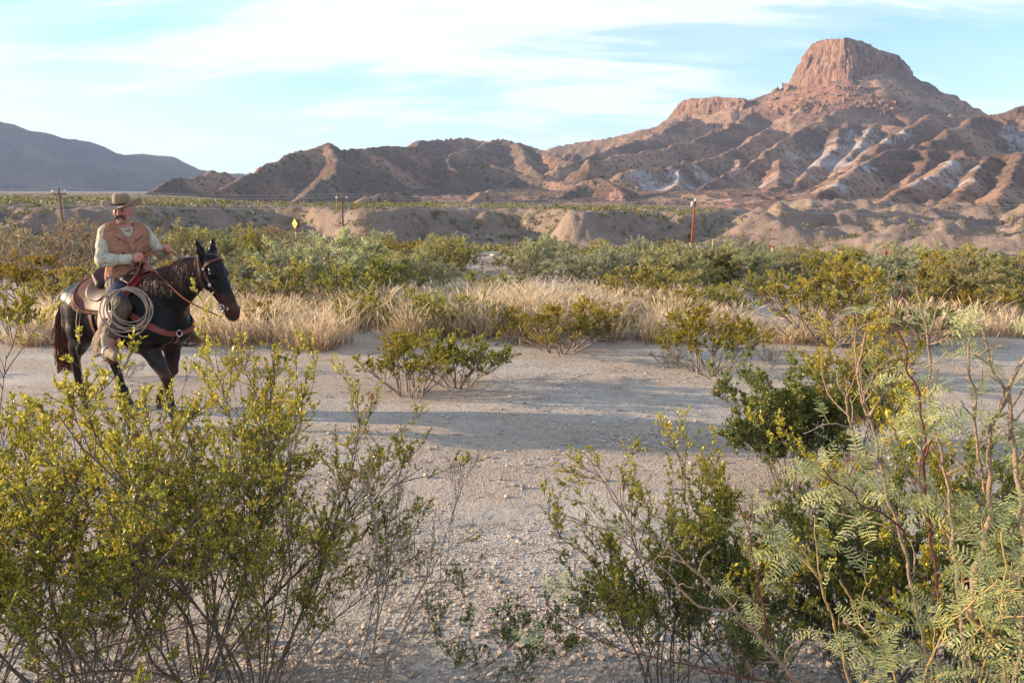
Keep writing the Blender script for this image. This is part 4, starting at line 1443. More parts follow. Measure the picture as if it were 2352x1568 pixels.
LEAVES = [leaf_mesh(1, 2, 0.115, 10, 0.027), leaf_mesh(2, 2, 0.095, 8, 0.024), leaf_mesh(3, 1, 0.10, 9, 0.025), leaf_mesh(4, 2, 0.13, 11, 0.030)]
STEMS = [  # picture track of the stems, depth at foot and tip, radius at foot and tip (m), bark, leaves
    ([(2157, 1566), (2151, 1517), (2124, 1495), (2108, 1410), (2094, 1350), (2084, 1289), (2063, 1207), (2041, 1152), (2015, 1027), (1998, 961), (1975, 912), (1970, 846), (1983, 786), (1991, 763)], 2.30, 2.20, .0095, .0032, 'p', 7),
    ([(1998, 955), (2008, 935), (2034, 902), (2057, 866), (2057, 842)], 2.21, 2.15, .0042, .0026, 'p', 2),
    ([(2014, 1073), (1978, 1044), (1958, 1001), (1949, 951), (1944, 915), (1926, 885), (1926, 849)], 2.24, 2.12, .0045, .0028, 'p', 2),
    ([(2160, 1400), (2140, 1250), (2126, 1146), (2120, 1067), (2125, 1011), (2113, 928), (2105, 885), (2081, 846), (2081, 803), (2067, 763), (2051, 744), (2057, 701), (2077, 668), (2081, 642)], 2.18, 2.05, .0050, .0020, 'r', 21),
    ([(2218, 1566), (2215, 1487), (2191, 1261), (2185, 1182), (2173, 1091), (2153, 1004), (2146, 955), (2133, 925), (2136, 816), (2133, 790), (2125, 747), (2115, 711), (2117, 691), (2104, 668), (2104, 655)], 2.42, 2.30, .0095, .003, 'p', 13),
    ([(2230, 1420), (2236, 1322), (2261, 1255), (2273, 1182), (2273, 1121), (2272, 974), (2292, 958), (2311, 918), (2301, 882), (2275, 843), (2268, 806), (2262, 763)], 2.40, 2.36, .0105, .0034, 'p', 14),
    ([(2360, 1300), (2344, 1146), (2328, 1027), (2320, 945), (2316, 902), (2331, 856), (2356, 815)], 2.32, 2.36, .0085, .005, 'p', 17),
    ([(2262, 1130), (2240, 997), (2240, 895), (2222, 843), (2226, 790), (2232, 773)], 2.40, 2.25, .0045, .0024, 'p', 13),
    ([(2310, 1566), (2310, 1532), (2273, 1450), (2221, 1420), (2212, 1365), (2209, 1304), (2170, 1230), (2150, 1180)], 2.15, 2.10, .0075, .003, 'o', 22),
    ([(2084, 1230), (2057, 1198), (2033, 1182), (1978, 1161), (1963, 1131), (1923, 1112), (1890, 1075)], 2.16, 2.0, .0042, .002, 'r', 20),
    ([(1950, 1566), (1930, 1480), (1905, 1400), (1880, 1330), (1850, 1270), (1815, 1240)], 2.1, 1.95, .006, .003, 'o', 28),
    ([(2060, 1566), (2020, 1480), (1990, 1420), (1960, 1390), (1930, 1330)], 2.05, 1.95, .0055, .0025, 'o', 22),
    ([(1840, 1566), (1825, 1560), (1697, 1407), (1598, 1391), (1527, 1308), (1489, 1293), (1410, 1218), (1346, 1203), (1285, 1176)], 2.35, 2.15, .0095, .002, 'p', 4),
    ([(1825, 1566), (1810, 1542), (1659, 1365), (1602, 1316), (1530, 1248), (1455, 1210), (1421, 1165), (1387, 1108), (1357, 1059), (1334, 1036)], 2.45, 2.2, .0090, .0018, 'p', 4),
    ([(1790, 1572), (1515, 1512), (1421, 1490), (1346, 1452), (1285, 1418), (1255, 1384)], 2.3, 2.15, .006, .002, 'r', 4),
    ([(1770, 1480), (1740, 1330), (1715, 1200), (1690, 1150)], 2.2, 2.1, .004, .002, 'r', 10),
    ([(2330, 1566), (2350, 1450), (2345, 1350), (2330, 1250), (2345, 1170)], 2.2, 2.2, .008, .004, 'p', 31),
    ([(2120, 1566), (2150, 1480), (2190, 1420), (2240, 1380), (2290, 1330)], 2.0, 1.95, .0045, .002, 'o', 25),
    ([(2250, 1566), (2270, 1480), (2300, 1400), (2310, 1300), (2300, 1220)], 2.05, 2.0, .005, .0025, 'o', 31),
]


UPV = np.array((0, 0, 1.0))


def mesquite():
    rng = np.random.default_rng(55)
    base = at(2180, 1568, 2.3)
    base[2] = gz(base[0], base[1])
    root = add('mesquite', None, label='thorny mesquite with feathery leaves and pale stems close at right', cat='mesquite', loc=base)
    mats = {'p': M_BARK_MESQ, 'r': M_BARK_RED, 'o': M_BARK_OLIVE}
    total = 0
    for si, (pts, y0, y1, r0, r1, mk, nleaf) in enumerate(STEMS):
        a = np.array(pts, float)
        D = np.linspace(y0, y1, len(a))
        W0 = at(a[:, 0], a[:, 1], D)
        if a[0, 1] > 1560:      # carry the stem down to the root
            foot = base + np.array((rng.uniform(-0.06, 0.06), rng.uniform(-0.05, 0.05), -0.03))
            mid = foot * 0.45 + W0[0] * 0.55 + np.array((0, 0, -0.04))
            W0 = np.concatenate([[foot, mid], W0])
        # fine points along the stem, kinked at nodes
        d = np.concatenate([[0], np.cumsum(np.linalg.norm(np.diff(W0, axis=0), axis=1))])
        s = np.arange(0, d[-1], 0.012)
        Pn = np.stack([np.interp(s, d, W0[:, c]) for c in range(3)], -1)
        Pn = (np.roll(Pn, 1, 0) + 2 * Pn + np.roll(Pn, -1, 0)) / 4 if len(Pn) > 4 else Pn
        Pn[0] = W0[0]; Pn[-1] = W0[-1]
        tgn = norm(np.gradient(Pn, axis=0)); sdn = norm(np.cross(tgn, np.array((0.2, 1.0, 0.1))))
        zz = np.abs(((s + 0.02 * si) / 0.062) % 2 - 1) - 0.5
        Pn = Pn + sdn * (zz * 0.006 * np.clip(s / 0.1, 0, 1))[:, None] + rng.normal(0, 0.0006, Pn.shape)
        node = np.exp(-(((s + 0.02 * si) % 0.062 - 0.031) / 0.006) ** 2)
        Rn = 0.86 * np.interp(s, [0, d[-1]], [r0, r1]) * (1 + 0.45 * node) * rng.uniform(0.9, 1.08, len(s))
        V, F = tubes(Pn[None], Rn[None], 7)
        VV, FF = [V], [F]
        off = len(V)
        # a pair of thorns at every node
        nodes = [i for i in range(2, len(s) - 1) if node[i] > 0.9 and node[i] >= node[i - 1] and node[i] > node[i + 1] and s[i] > 0.3 * (a[0, 1] > 1560)]
        for i in nodes:
            if rng.uniform() < 0.35:
                continue
            tg = norm(Pn[i + 1] - Pn[i - 1])
            sd = norm(np.cross(tg, rng.normal(0, 1, 3)))
            L = rng.uniform(0.012, 0.026)
            for dd in (sd, -sd)[:1 + int(rng.uniform() < 0.5)]:
                q = np.stack([Pn[i], Pn[i] + (dd + tg * 0.4) * L * 0.5, Pn[i] + (dd + tg * 0.4) * L])
                v, f = tubes(q[None], np.array([[0.0017, 0.0010, 0.0002]]), 4)
                VV.append(v); FF.append(f + off); off += len(v)
        # thin crooked side twigs
        twig = []
        for q in range(3 + int(d[-1] * 7)):
            i = int(rng.uniform(0.25, 0.97) * (len(s) - 2)) + 1
            if a[0, 1] > 1560 and s[i] < 0.6:
                continue
            tg = norm(Pn[i + 1] - Pn[i - 1])
            L = rng.uniform(0.06, 0.22)
            t0 = grow(rng, Pn[i][None], norm(tg * 0.8 + norm(rng.normal(0, 1, 3)) * 0.9 + UPV * 0.3)[None], np.array([L]), 9, 0.3, 0.2, 0.20)
            v, f = tubes(t0, np.linspace(min(0.0024, Rn[i] * 0.6), 0.0009, 9)[None] * (1 + 0.5 * (np.arange(9) % 2))[None], 5)
            VV.append(v); FF.append(f + off); off += len(v)
            twig.append(t0[0])
        br = add('branch', mesh_from('branch', np.concatenate(VV) - base, np.concatenate(FF), True), mats[mk], root)
        # leaves sit at the nodes
        cand = [i for i in range(4, len(s) - 1) if a[0, 1] < 1560 or s[i] > 0.62]
        for q in range(nleaf):
            i = cand[rng.integers(int(len(cand) * 0.12), len(cand))]
            tg = norm(Pn[i + 1] - Pn[i - 1])
            sd = norm(np.cross(tg, rng.normal(0, 1, 3)))
            at_p = Pn[i]
            if twig and rng.uniform() < 0.55:
                tq = twig[rng.integers(len(twig))]
                at_p = tq[rng.integers(3, 9)]
            x = norm(sd + tg * 0.5 + np.array((0, 0, rng.uniform(-0.5, 0.5))))
            z = norm(np.cross(np.cross(x, norm(np.array((rng.normal(0, 0.5), rng.normal(-0.3, 0.5), 1.0)))), x))
            y = np.cross(z, x)
            o = add('leaf', LEAVES[rng.integers(0, 4)], None, br)
            sc = rng.uniform(0.55, 1.02)
            M = Matrix(((x[0] * sc, y[0] * sc, z[0] * sc, at_p[0] - base[0]), (x[1] * sc, y[1] * sc, z[1] * sc, at_p[1] - base[1]),
                        (x[2] * sc, y[2] * sc, z[2] * sc, at_p[2] - base[2]), (0, 0, 0, 1)))
            o.matrix_local = M
            total += 1
    return root


mesquite()


# ================================================================== modelling by blended solids
class Solid:
    """round cones melted together; meshed on a grid so that a body is one continuous skin"""
    def __init__(self, vox):
        self.vox = vox
        self.pr = []

    def rc(self, a, b, ra, rb=None, k=0.03, sq=None, yaw=0.0, col=None, op='+'):
        rb = ra if rb is None else rb
        self.pr.append((np.array(a, float), np.array(b, float), ra, rb, k, None if sq is None else np.array(sq, float), yaw, col, op))
        return self

    def ball(self, c, r, k=0.03, sq=None, yaw=0.0, col=None, op='+'):
        return self.rc(c, c, r, r, k, sq, yaw, col, op)

    def path(self, pts, rs, k=0.03, **kw):
        for (a, b, ra, rb) in zip(pts[:-1], pts[1:], rs[:-1], rs[1:]):
            self.rc(a, b, ra, rb, k, **kw)
        return self

    @staticmethod
    def _d(p, pr):
        a, b, ra, rb, k, sq, yaw, col, op = pr
        q = p - a
        ba = b - a
        m = 1.0
        if yaw:
            c, s = math.cos(-yaw), math.sin(-yaw)
            q = np.stack([q[..., 0] * c - q[..., 1] * s, q[..., 0] * s + q[..., 1] * c, q[..., 2]], -1)
            ba = np.array((ba[0] * c - ba[1] * s, ba[0] * s + ba[1] * c, ba[2]))
        if sq is not None:
            q = q / sq; ba = ba / sq
            m = float(np.min(sq)) * 0.5 + float(np.mean(sq)) * 0.5
        l2 = float(ba @ ba)
        if l2 < 1e-12:
            return (np.sqrt((q * q).sum(-1)) - ra) * m
        t = np.clip((q @ ba) / l2, 0, 1)
        e = q - t[..., None] * ba
        return (np.sqrt((e * e).sum(-1)) - (ra + (rb - ra) * t)) * m

    def field(self):
        lo = np.min([np.minimum(p[0], p[1]) - max(p[2], p[3]) * (1 if p[5] is None else p[5].max()) for p in self.pr if p[8] == '+'], 0) - 3 * self.vox
        hi = np.max([np.maximum(p[0], p[1]) + max(p[2], p[3]) * (1 if p[5] is None else p[5].max()) for p in self.pr if p[8] == '+'], 0) + 3 * self.vox
        n = np.ceil((hi - lo) / self.vox).astype(int) + 1
        f = np.full(n, 0.5, np.float32)
        ax = [lo[c] + self.vox * np.arange(n[c]) for c in range(3)]
        for pr in self.pr:
            a, b, ra, rb, k, sq, yaw, col, op = pr
            pad = max(ra, rb) * (1 if sq is None else sq.max()) + k + 4 * self.vox
            i0 = np.maximum(((np.minimum(a, b) - pad - lo) / self.vox).astype(int), 0)
            i1 = np.minimum(((np.maximum(a, b) + pad - lo) / self.vox).astype(int) + 2, n)
            if (i1 <= i0).any():
                continue
            sl = tuple(slice(i0[c], i1[c]) for c in range(3))
            P = np.stack(np.meshgrid(*[ax[c][sl[c]] for c in range(3)], indexing='ij'), -1)
            d = self._d(P, pr)
            g = f[sl]
            if op == '+':
                h = np.clip(0.5 + 0.5 * (g - d) / k, 0, 1)
                f[sl] = g * (1 - h) + d * h - k * h * (1 - h)
            else:
                h = np.clip(0.5 + 0.5 * (-d - g) / k, 0, 1)
                f[sl] = g * (1 - h) - d * h + k * h * (1 - h)
        self.lo, self.n, self.f = lo, n, f
        return f

    def extra(self, fn):
        """change the field by a function of position"""
        ax = [self.lo[c] + self.vox * np.arange(self.n[c]) for c in range(3)]
        P = np.stack(np.meshgrid(*ax, indexing='ij'), -1)
        self.f = fn(P, self.f).astype(np.float32)

    def sample(self, p):
        q = (np.asarray(p, float) - self.lo) / self.vox
        q = np.clip(q, 0, self.n - 1.001)
        i = q.astype(int); w = q - i
        f = self.f
        r = 0
        for dx in (0, 1):
            for dy in (0, 1):
                for dz in (0, 1):
                    r = r + f[i[..., 0] + dx, i[..., 1] + dy, i[..., 2] + dz] * (w[..., 0] if dx else 1 - w[..., 0]) * (w[..., 1] if dy else 1 - w[..., 1]) * (w[..., 2] if dz else 1 - w[..., 2])
        return r

    def grad(self, p):
        e = self.vox
        g = np.stack([self.sample(p + np.eye(3)[c] * e) - self.sample(p - np.eye(3)[c] * e) for c in range(3)], -1)
        return norm(g)

    def snap(self, p, off=0.0, it=12):
        """pull points onto the skin, off metres proud of it"""
        p = np.array(p, float)
        for _ in range(it):
            p = p - self.grad(p) * np.clip(self.sample(p) - off, -0.06, 0.06)[..., None]
        return p

    def mesh(self, name, base=(0.5, 0.5, 0.5), soft=0.012):
        f, n, vx = self.f, self.n, self.vox
        s = f < 0
        m = np.stack([s[dx:n[0] - 1 + dx, dy:n[1] - 1 + dy, dz:n[2] - 1 + dz] for dx in (0, 1) for dy in (0, 1) for dz in (0, 1)], 0).sum(0)
        cells = np.argwhere((m > 0) & (m < 8))
        acc = np.zeros((len(cells), 3)); cnt = np.zeros(len(cells))
        C = [np.array(c) for c in np.ndindex(2, 2, 2)]
        val = {tuple(c): f[cells[:, 0] + c[0], cells[:, 1] + c[1], cells[:, 2] + c[2]] for c in C}
        for c in C:
            for a in range(3):
                if c[a] == 0:
                    e = c.copy(); e[a] = 1
                    v0, v1 = val[tuple(c)], val[tuple(e)]
                    x = (v0 < 0) != (v1 < 0)
                    t = np.where(x, v0 / np.where(x, v0 - v1, 1), 0)
                    p = c[None] + (e - c)[None] * t[:, None]
                    acc[x] += p[x]; cnt[x] += 1
        V = self.lo + (cells + acc / cnt[:, None]) * vx
        idx = np.full(n, -1, np.int64)
        idx[cells[:, 0], cells[:, 1], cells[:, 2]] = np.arange(len(cells))
        F = []
        for a in range(3):
            b, c = (a + 1) % 3, (a + 2) % 3
            s0 = [slice(None)] * 3; s1 = [slice(None)] * 3
            s0[a] = slice(0, n[a] - 1); s1[a] = slice(1, n[a])
            d = s[tuple(s0)] != s[tuple(s1)]
            e = np.argwhere(d)
            e = e[(e[:, b] > 0) & (e[:, c] > 0)]
            inside = s[e[:, 0], e[:, 1], e[:, 2]]
            o = np.zeros(3, int)
            def g(db, dc):
                k = e.copy(); k[:, b] -= db; k[:, c] -= dc
                return idx[k[:, 0], k[:, 1], k[:, 2]]
            q = np.stack([g(1, 1), g(0, 1), g(0, 0), g(1, 0)], -1)
            q = np.where(inside[:, None], q, q[:, ::-1])
            F.append(q[(q >= 0).all(1)])
        F = np.concatenate(F)
        # colour of the solid each spot belongs to
        cols = [p for p in self.pr if p[8] == '+']
        w = np.zeros(len(V)); cc = np.zeros((len(V), 3))
        for p in cols:
            d = np.clip(self._d(V, p), -0.03, 0.5)
            e = np.exp(-d / soft)
            cc += e[:, None] * np.array(p[7] if p[7] is not None else base); w += e
        return mesh_from(name, V, F, True, cc / np.maximum(w, 1e-9)[:, None])


def wob3(P, s, seed=0):
    """cheap wavy noise in space, about -1..1"""
    r = np.random.default_rng(seed)
    v = 0
    for k in range(4):
        a = norm(r.normal(0, 1, 3)) * s * (1.0 + 0.7 * k)
        b = norm(r.normal(0, 1, 3)) * s * 0.7
        v = v + np.sin(P @ a + 1.7 * np.sin(P @ b + k) + r.uniform(0, 6)) / (1 + 0.6 * k)
    return v / 2.2


def tube_mesh(name, pts, rad_, sides=8, closed=False):
    P = np.asarray(pts, float)[None]
    Rr = np.broadcast_to(np.asarray(rad_, float), (P.shape[1],))[None]
    V, F = tubes(P, Rr, sides)
    m = P.shape[1]
    caps = [np.arange(sides)[::-1][None], ((m - 1) * sides + np.arange(sides))[None]]
    return mesh_from(name, V, [F] + caps, True)


def curve_pts(ctrl, n):
    """smooth line through control points"""
    c = np.asarray(ctrl, float)
    c = np.concatenate([2 * c[:1] - c[1:2], c, 2 * c[-1:] - c[-2:-1]])
    u = np.linspace(0, len(c) - 3 - 1e-6, n)
    i = u.astype(int); t = (u - i)[:, None]
    p0, p1, p2, p3 = c[i], c[i + 1], c[i + 2], c[i + 3]
    return 0.5 * (2 * p1 + (p2 - p0) * t + (2 * p0 - 5 * p1 + 4 * p2 - p3) * t ** 2 + (3 * p1 - p0 - 3 * p2 + p3) * t ** 3)


def strap_mesh(name, ctrl, width, solid=None, off=0.006, thick=0.005, n=40, side=None):
    """a flat leather strap; laid on the skin of a solid where one is given"""
    P = curve_pts(ctrl, n)
    if solid is not None:
        P = solid.snap(P, off)
        N = solid.grad(P)
    else:
        N = np.broadcast_to(np.asarray(side if side is not None else (0, -1, 0.0), float), P.shape)
    T = norm(np.gradient(P, axis=0))
    S = norm(np.cross(T, N))
    N = np.cross(S, T)
    w = np.broadcast_to(np.asarray(width, float), (n,))[:, None] / 2
    h = thick / 2
    V = np.stack([P - S * w - N * h, P + S * w - N * h, P + S * w + N * h, P - S * w + N * h], 1).reshape(-1, 3)
    F = []
    i = np.arange(n - 1)[:, None] * 4
    for a in range(4):
        b = (a + 1) % 4
        F.append(np.concatenate([i + a, i + b, i + 4 + b, i + 4 + a], 1))
    F = np.concatenate(F + [np.array([[3, 2, 1, 0]]), np.array([[0, 1, 2, 3]]) + 4 * (n - 1)])
    return mesh_from(name, V, F, False)


def sheet_mesh(name, G, thick, out):
    """a thin slab from a grid of points G (r,c,3), thickened along the directions out (r,c,3)"""
    r, c, _ = G.shape
    A = G.reshape(-1, 3); B = (G + out * thick).reshape(-1, 3)
    f = grid_faces(r, c)
    n = r * c
    ring = np.concatenate([np.arange(c), c * np.arange(1, r) + c - 1, (r - 1) * c + np.arange(c - 2, -1, -1), c * np.arange(r - 2, 0, -1)])
    nx = np.roll(ring, -1)
    side = np.stack([ring, nx, nx + n, ring + n], -1)
    return mesh_from(name, np.concatenate([A, B]), np.concatenate([f[:, ::-1], f + n, side]), True)


# ================================================================== the horse
HORSE = np.array((-4.12, 7.87, 0.0))
YAW = rad(-28.0)
HORSE[2] = gz(HORSE[0], HORSE[1]) + 0.005
BLK = (0.006, 0.0053, 0.006); BRN = (0.085, 0.035, 0.018); DRK = (0.022, 0.015, 0.013); MUZ = (0.06, 0.022, 0.012)


def mirror(v, s):
    return (v[0], v[1] * s, v[2])


POLL = np.array((1.10, 0.17, 1.735))
HA = norm(np.array((0.281, 0.037, -0.575)))                 # poll to muzzle
HL = norm(np.cross(np.array((0, 0, 1.0)), HA) * 1.0)          # the horse's left
HL = norm(HL + np.array((0.06, 0, 0)))
HF = norm(np.cross(HA, HL)) * -1.0
if HF[0] < 0:
    HF = -HF                                                  # out of the forehead


def hd(s, v, w):
    return POLL + HA * s + HF * v + HL * w


def horse_solid():
    S = Solid(0.0135)
    S.rc((-0.45, 0, 1.09), (0.28, 0, 1.06), 0.315, 0.345, 0.05, (1, 0.88, 1), col=BLK)
    S.rc((0.02, 0, 1.24), (0.36, 0, 1.31), 0.17, 0.175, 0.10, (1, 0.62, 1), col=BLK)
    S.rc((-0.40, 0, 1.17), (-0.66, 0, 1.16), 0.295, 0.27, 0.08, (1, 0.98, 1), col=BLK)
    S.rc((0.28, 0, 1.05), (0.53, 0, 1.10), 0.325, 0.25, 0.06, (1, 0.92, 1), col=BLK)
    for s in (-1, 1):
        S.rc(mirror((-0.50, 0.13, 1.18), s), mirror((-0.58, 0.155, 0.92), s), 0.215, 0.17, 0.07, col=BLK)
        S.rc(mirror((-0.72, 0.10, 1.21), s), mirror((-0.79, 0.13, 0.95), s), 0.17, 0.125, 0.06, col=BLK)
        S.rc(mirror((0.34, 0.12, 1.25), s), mirror((0.60, 0.145, 1.00), s), 0.145, 0.145, 0.06, col=BLK)
        S.ball(mirror((0.63, 0.095, 0.97), s), 0.135, 0.06, col=BLK)
        S.rc(mirror((0.57, 0.15, 0.97), s), mirror((0.46, 0.17, 0.86), s), 0.125, 0.12, 0.05, col=BLK)
    # neck
    S.path([(0.34, 0, 1.20), (0.60, 0.02, 1.40), (0.86, 0.09, 1.565), (1.03, 0.15, 1.655)], [0.27, 0.215, 0.155, 0.115], 0.06, sq=(1, 0.58, 1), col=BLK)
    S.path([(0.50, 0, 1.12), (0.75, 0.05, 1.36), (1.02, 0.13, 1.53)], [0.22, 0.15, 0.09], 0.06, sq=(1, 0.62, 1), col=BLK)
    # head
    y = (1, 0.80, 1)
    S.ball(hd(0.09, 0.005, 0), 0.118, 0.03, y, col=BLK)
    S.rc(hd(0.08, 0.012, 0), hd(0.46, 0.012, 0), 0.108, 0.070, 0.03, y, col=BLK)
    S.rc(hd(0.19, -0.080, 0), hd(0.29, -0.085, 0), 0.100, 0.078, 0.03, (1, 0.74, 1), col=BLK)
    S.rc(hd(0.28, -0.088, 0), hd(0.53, -0.058, 0), 0.064, 0.045, 0.03, (1, 0.85, 1), col=BLK)
    S.rc(hd(0.46, -0.004, 0), hd(0.58, -0.012, 0), 0.074, 0.078, 0.025, (1, 0.92, 1), col=MUZ)
    S.ball(hd(0.625, -0.024, 0), 0.064, 0.025, col=DRK)
    S.ball(hd(0.595, -0.072, 0), 0.040, 0.02, col=DRK)
    for s in (-1, 1):
        S.ball(hd(0.580, 0.022, 0.046 * s), 0.034, 0.015, col=MUZ)
        S.ball(hd(0.603, 0.026, 0.066 * s), 0.0175, 0.008, op='-')
        S.rc(hd(0.155, 0.040, 0.075 * s), hd(0.20, 0.045, 0.085 * s), 0.034, 0.028, 0.015, col=BLK)
        S.rc(hd(0.25, -0.01, 0.072 * s), hd(0.42, -0.02, 0.055 * s), 0.022, 0.014, 0.02, col=BLK)
        S.rc(hd(0.17, -0.07, 0.070 * s), hd(0.27, -0.085, 0.066 * s), 0.055, 0.045, 0.02, col=BLK)
        # ears
        e0 = hd(-0.005, -0.005, 0.062 * s)
        ed = norm(-HA * 0.86 + HF * 0.28 + HL * 0.24 * s)
        S.path([e0, e0 + ed * 0.085, e0 + ed * 0.165, e0 + ed * 0.200], [0.040, 0.040, 0.021, 0.005], 0.018, col=BLK)
        S.rc(e0 + ed * 0.06 + HF * 0.036 + HL * 0.012 * s, e0 + ed * 0.165 + HF * 0.026 + HL * 0.010 * s, 0.020, 0.006, 0.010, op='-')
    # fore legs: right one reaching forward, left one behind
    legs = {
        'rf': [(0.47, -0.170, 0.86), (0.72, -0.155, 0.525), (0.755, -0.150, 0.20), (0.765, -0.150, 0.155), (0.805, -0.150, 0.065)],
        'lf': [(0.44, 0.165, 0.86), (0.42, 0.150, 0.50), (0.235, 0.140, 0.24), (0.205, 0.138, 0.20), (0.170, 0.138, 0.115)],
    }
    for k, p in legs.items():
        S.path([p[0], tuple(np.array(p[0]) * 0.45 + np.array(p[1]) * 0.55), p[1]], [0.115, 0.072, 0.056], 0.035, col=DRK)
        S.ball(p[1], 0.058, 0.02, col=BRN)
        S.path([p[1], p[2]], [0.046, 0.036], 0.02, col=DRK)
        S.ball(p[3], 0.047, 0.02, col=DRK)
        S.path([p[3], p[4]], [0.040, 0.042], 0.02, col=DRK)
    hind = {
        'rh': [(-0.58, -0.165, 0.90), (-0.83, -0.145, 0.575), (-0.80, -0.140, 0.22), (-0.785, -0.140, 0.165), (-0.735, -0.140, 0.065)],
        'lh': [(-0.54, 0.165, 0.90), (-0.62, 0.145, 0.575), (-0.47, 0.140, 0.24), (-0.445, 0.140, 0.18), (-0.40, 0.140, 0.07)],
    }
    for k, p in hind.items():
        S.path([p[0], tuple(np.array(p[0]) * 0.4 + np.array(p[1]) * 0.6), p[1]], [0.165, 0.088, 0.058], 0.04, col=DRK)
        hk = np.array(p[1])
        S.rc(hk + (-0.035, 0, 0.045), hk + (-0.02, 0, -0.03), 0.035, 0.04, 0.02, col=BRN)
        S.path([p[1], p[2]], [0.052, 0.038], 0.02, col=DRK)
        S.ball(p[3], 0.048, 0.02, col=DRK)
        S.path([p[3], p[4]], [0.041, 0.043], 0.02, col=DRK)
    S.field()
    return S, legs, hind


def mat_coat():
    m, t = new_mat('black horse coat')
    out = t.n('ShaderNodeOutputMaterial')
    b = t.n('ShaderNodeBsdfPrincipled')
    P = t.n('ShaderNodeTexCoord').outputs['Object']
    tint = t.n('ShaderNodeAttribute', attribute_name='tint').outputs['Color']
    n = t.noise(t.mapping(P, scale=(1, 1, 0.35)), 34.0, 4, 0.6)
    v = t.math('ADD', t.math('MULTIPLY', n, 0.8), 0.6)
    c = t.mix(1.0, tint, t.n('ShaderNodeCombineColor', i_0=v, i_1=v, i_2=v).outputs[0], 'MULTIPLY')
    t.link(c, b.inputs['Base Color'])
    t.link(t.math('ADD', t.math('MULTIPLY', n, 0.14), 0.31), b.inputs['Roughness'])
    b.inputs['Specular IOR Level'].default_value = 0.17
    b.inputs['Sheen Weight'].default_value = 0.0
    b.inputs['Sheen Roughness'].default_value = 0.35
    hgt = t.math('ADD', t.math('MULTIPLY', t.noise(t.mapping(P, scale=(1, 1, 0.3)), 120.0, 2, 0.6), 0.0018), t.math('MULTIPLY', t.noise(P, 9.0, 2, 0.5), 0.022))
    bn = t.n('ShaderNodeBump', i_Strength=0.55, i_Distance=1.0, i_Height=hgt)
    t.link(bn.outputs[0], b.inputs['Normal'])
    t.link(b.outputs[0], out.inputs[0])
    return m


M_COAT = mat_coat()
M_HAIR = mat_leaf('horse hair', 0.38, 0.12, 0.5)
M_HOOF = simple_mat('horse hoof', (0.06, 0.05, 0.045), 0.6, 0.3, 0.3, 20.0)
M_EYE = simple_mat('dark eye', (0.008, 0.006, 0.005), 0.08, 0.6, 0.0)
M_LEATH = simple_mat('saddle leather', (0.12, 0.040, 0.025), 0.5, 0.35, 0.45, 14.0, 0.35, 160.0)
M_LEATH_RED = simple_mat('red brown strap leather', (0.17, 0.034, 0.022), 0.45, 0.4, 0.3, 18.0, 0.3, 150.0)
M_LEATH_DK = simple_mat('dark leather', (0.045, 0.018, 0.016), 0.5, 0.35, 0.4, 14.0, 0.3, 150.0)
M_LEATH_TAN = simple_mat('worn tan leather', (0.22, 0.155, 0.105), 0.65, 0.3, 0.4, 10.0, 0.5, 90.0)
M_CHAP = simple_mat('chap leather', (0.11, 0.078, 0.056), 0.7, 0.25, 0.42, 7.0, 0.5, 60.0, folds=8.0)
M_BUCK = simple_mat('buckskin boot leather', (0.34, 0.27, 0.20), 0.75, 0.2, 0.25, 12.0, 0.3, 120.0)
M_METAL = simple_mat('tarnished nickel', (0.62, 0.60, 0.56), 0.25, 0.5, 0.1, 30.0, metal=1.0)
M_REIN = simple_mat('rein leather', (0.27, 0.085, 0.035), 0.5, 0.4, 0.3, 25.0)
M_ROPE = simple_mat('lasso rope', (0.34, 0.275, 0.23), 0.8, 0.2, 0.3, 60.0, 0.8, 260.0)
M_BLANKET = simple_mat('red wool blanket', (0.26, 0.025, 0.025), 0.95, 0.1, 0.4, 30.0, 0.7, 300.0)
M_PAD = simple_mat('felt saddle pad', (0.20, 0.12, 0.08), 0.95, 0.1, 0.3, 18.0, 0.6, 250.0)


def strands(name, roots, mids, ends, rng, w0, w1, palette, n=7, jit=0.012):
    """locks of hair from root over a middle point to the end"""
    k = len(roots)
    t = np.linspace(0, 1, n)[None, :, None]
    P = (1 - t) ** 2 * roots[:, None] + 2 * t * (1 - t) * mids[:, None] + t ** 2 * ends[:, None]
    P = P + rng.normal(0, jit, (k, n, 3)) * t * np.array((1, 1, 0.2))
    R = np.linspace(w0, w1, n)[None] * rng.uniform(0.6, 1.3, (k, 1))
    V, F = tubes(P, R, 4)
    pal = np.array(palette)
    col = np.repeat(pal[rng.integers(0, len(pal), k)] * rng.uniform(0.7, 1.3, (k, 1)), n * 4, 0)
    return mesh_from(name, V, F, True, col)


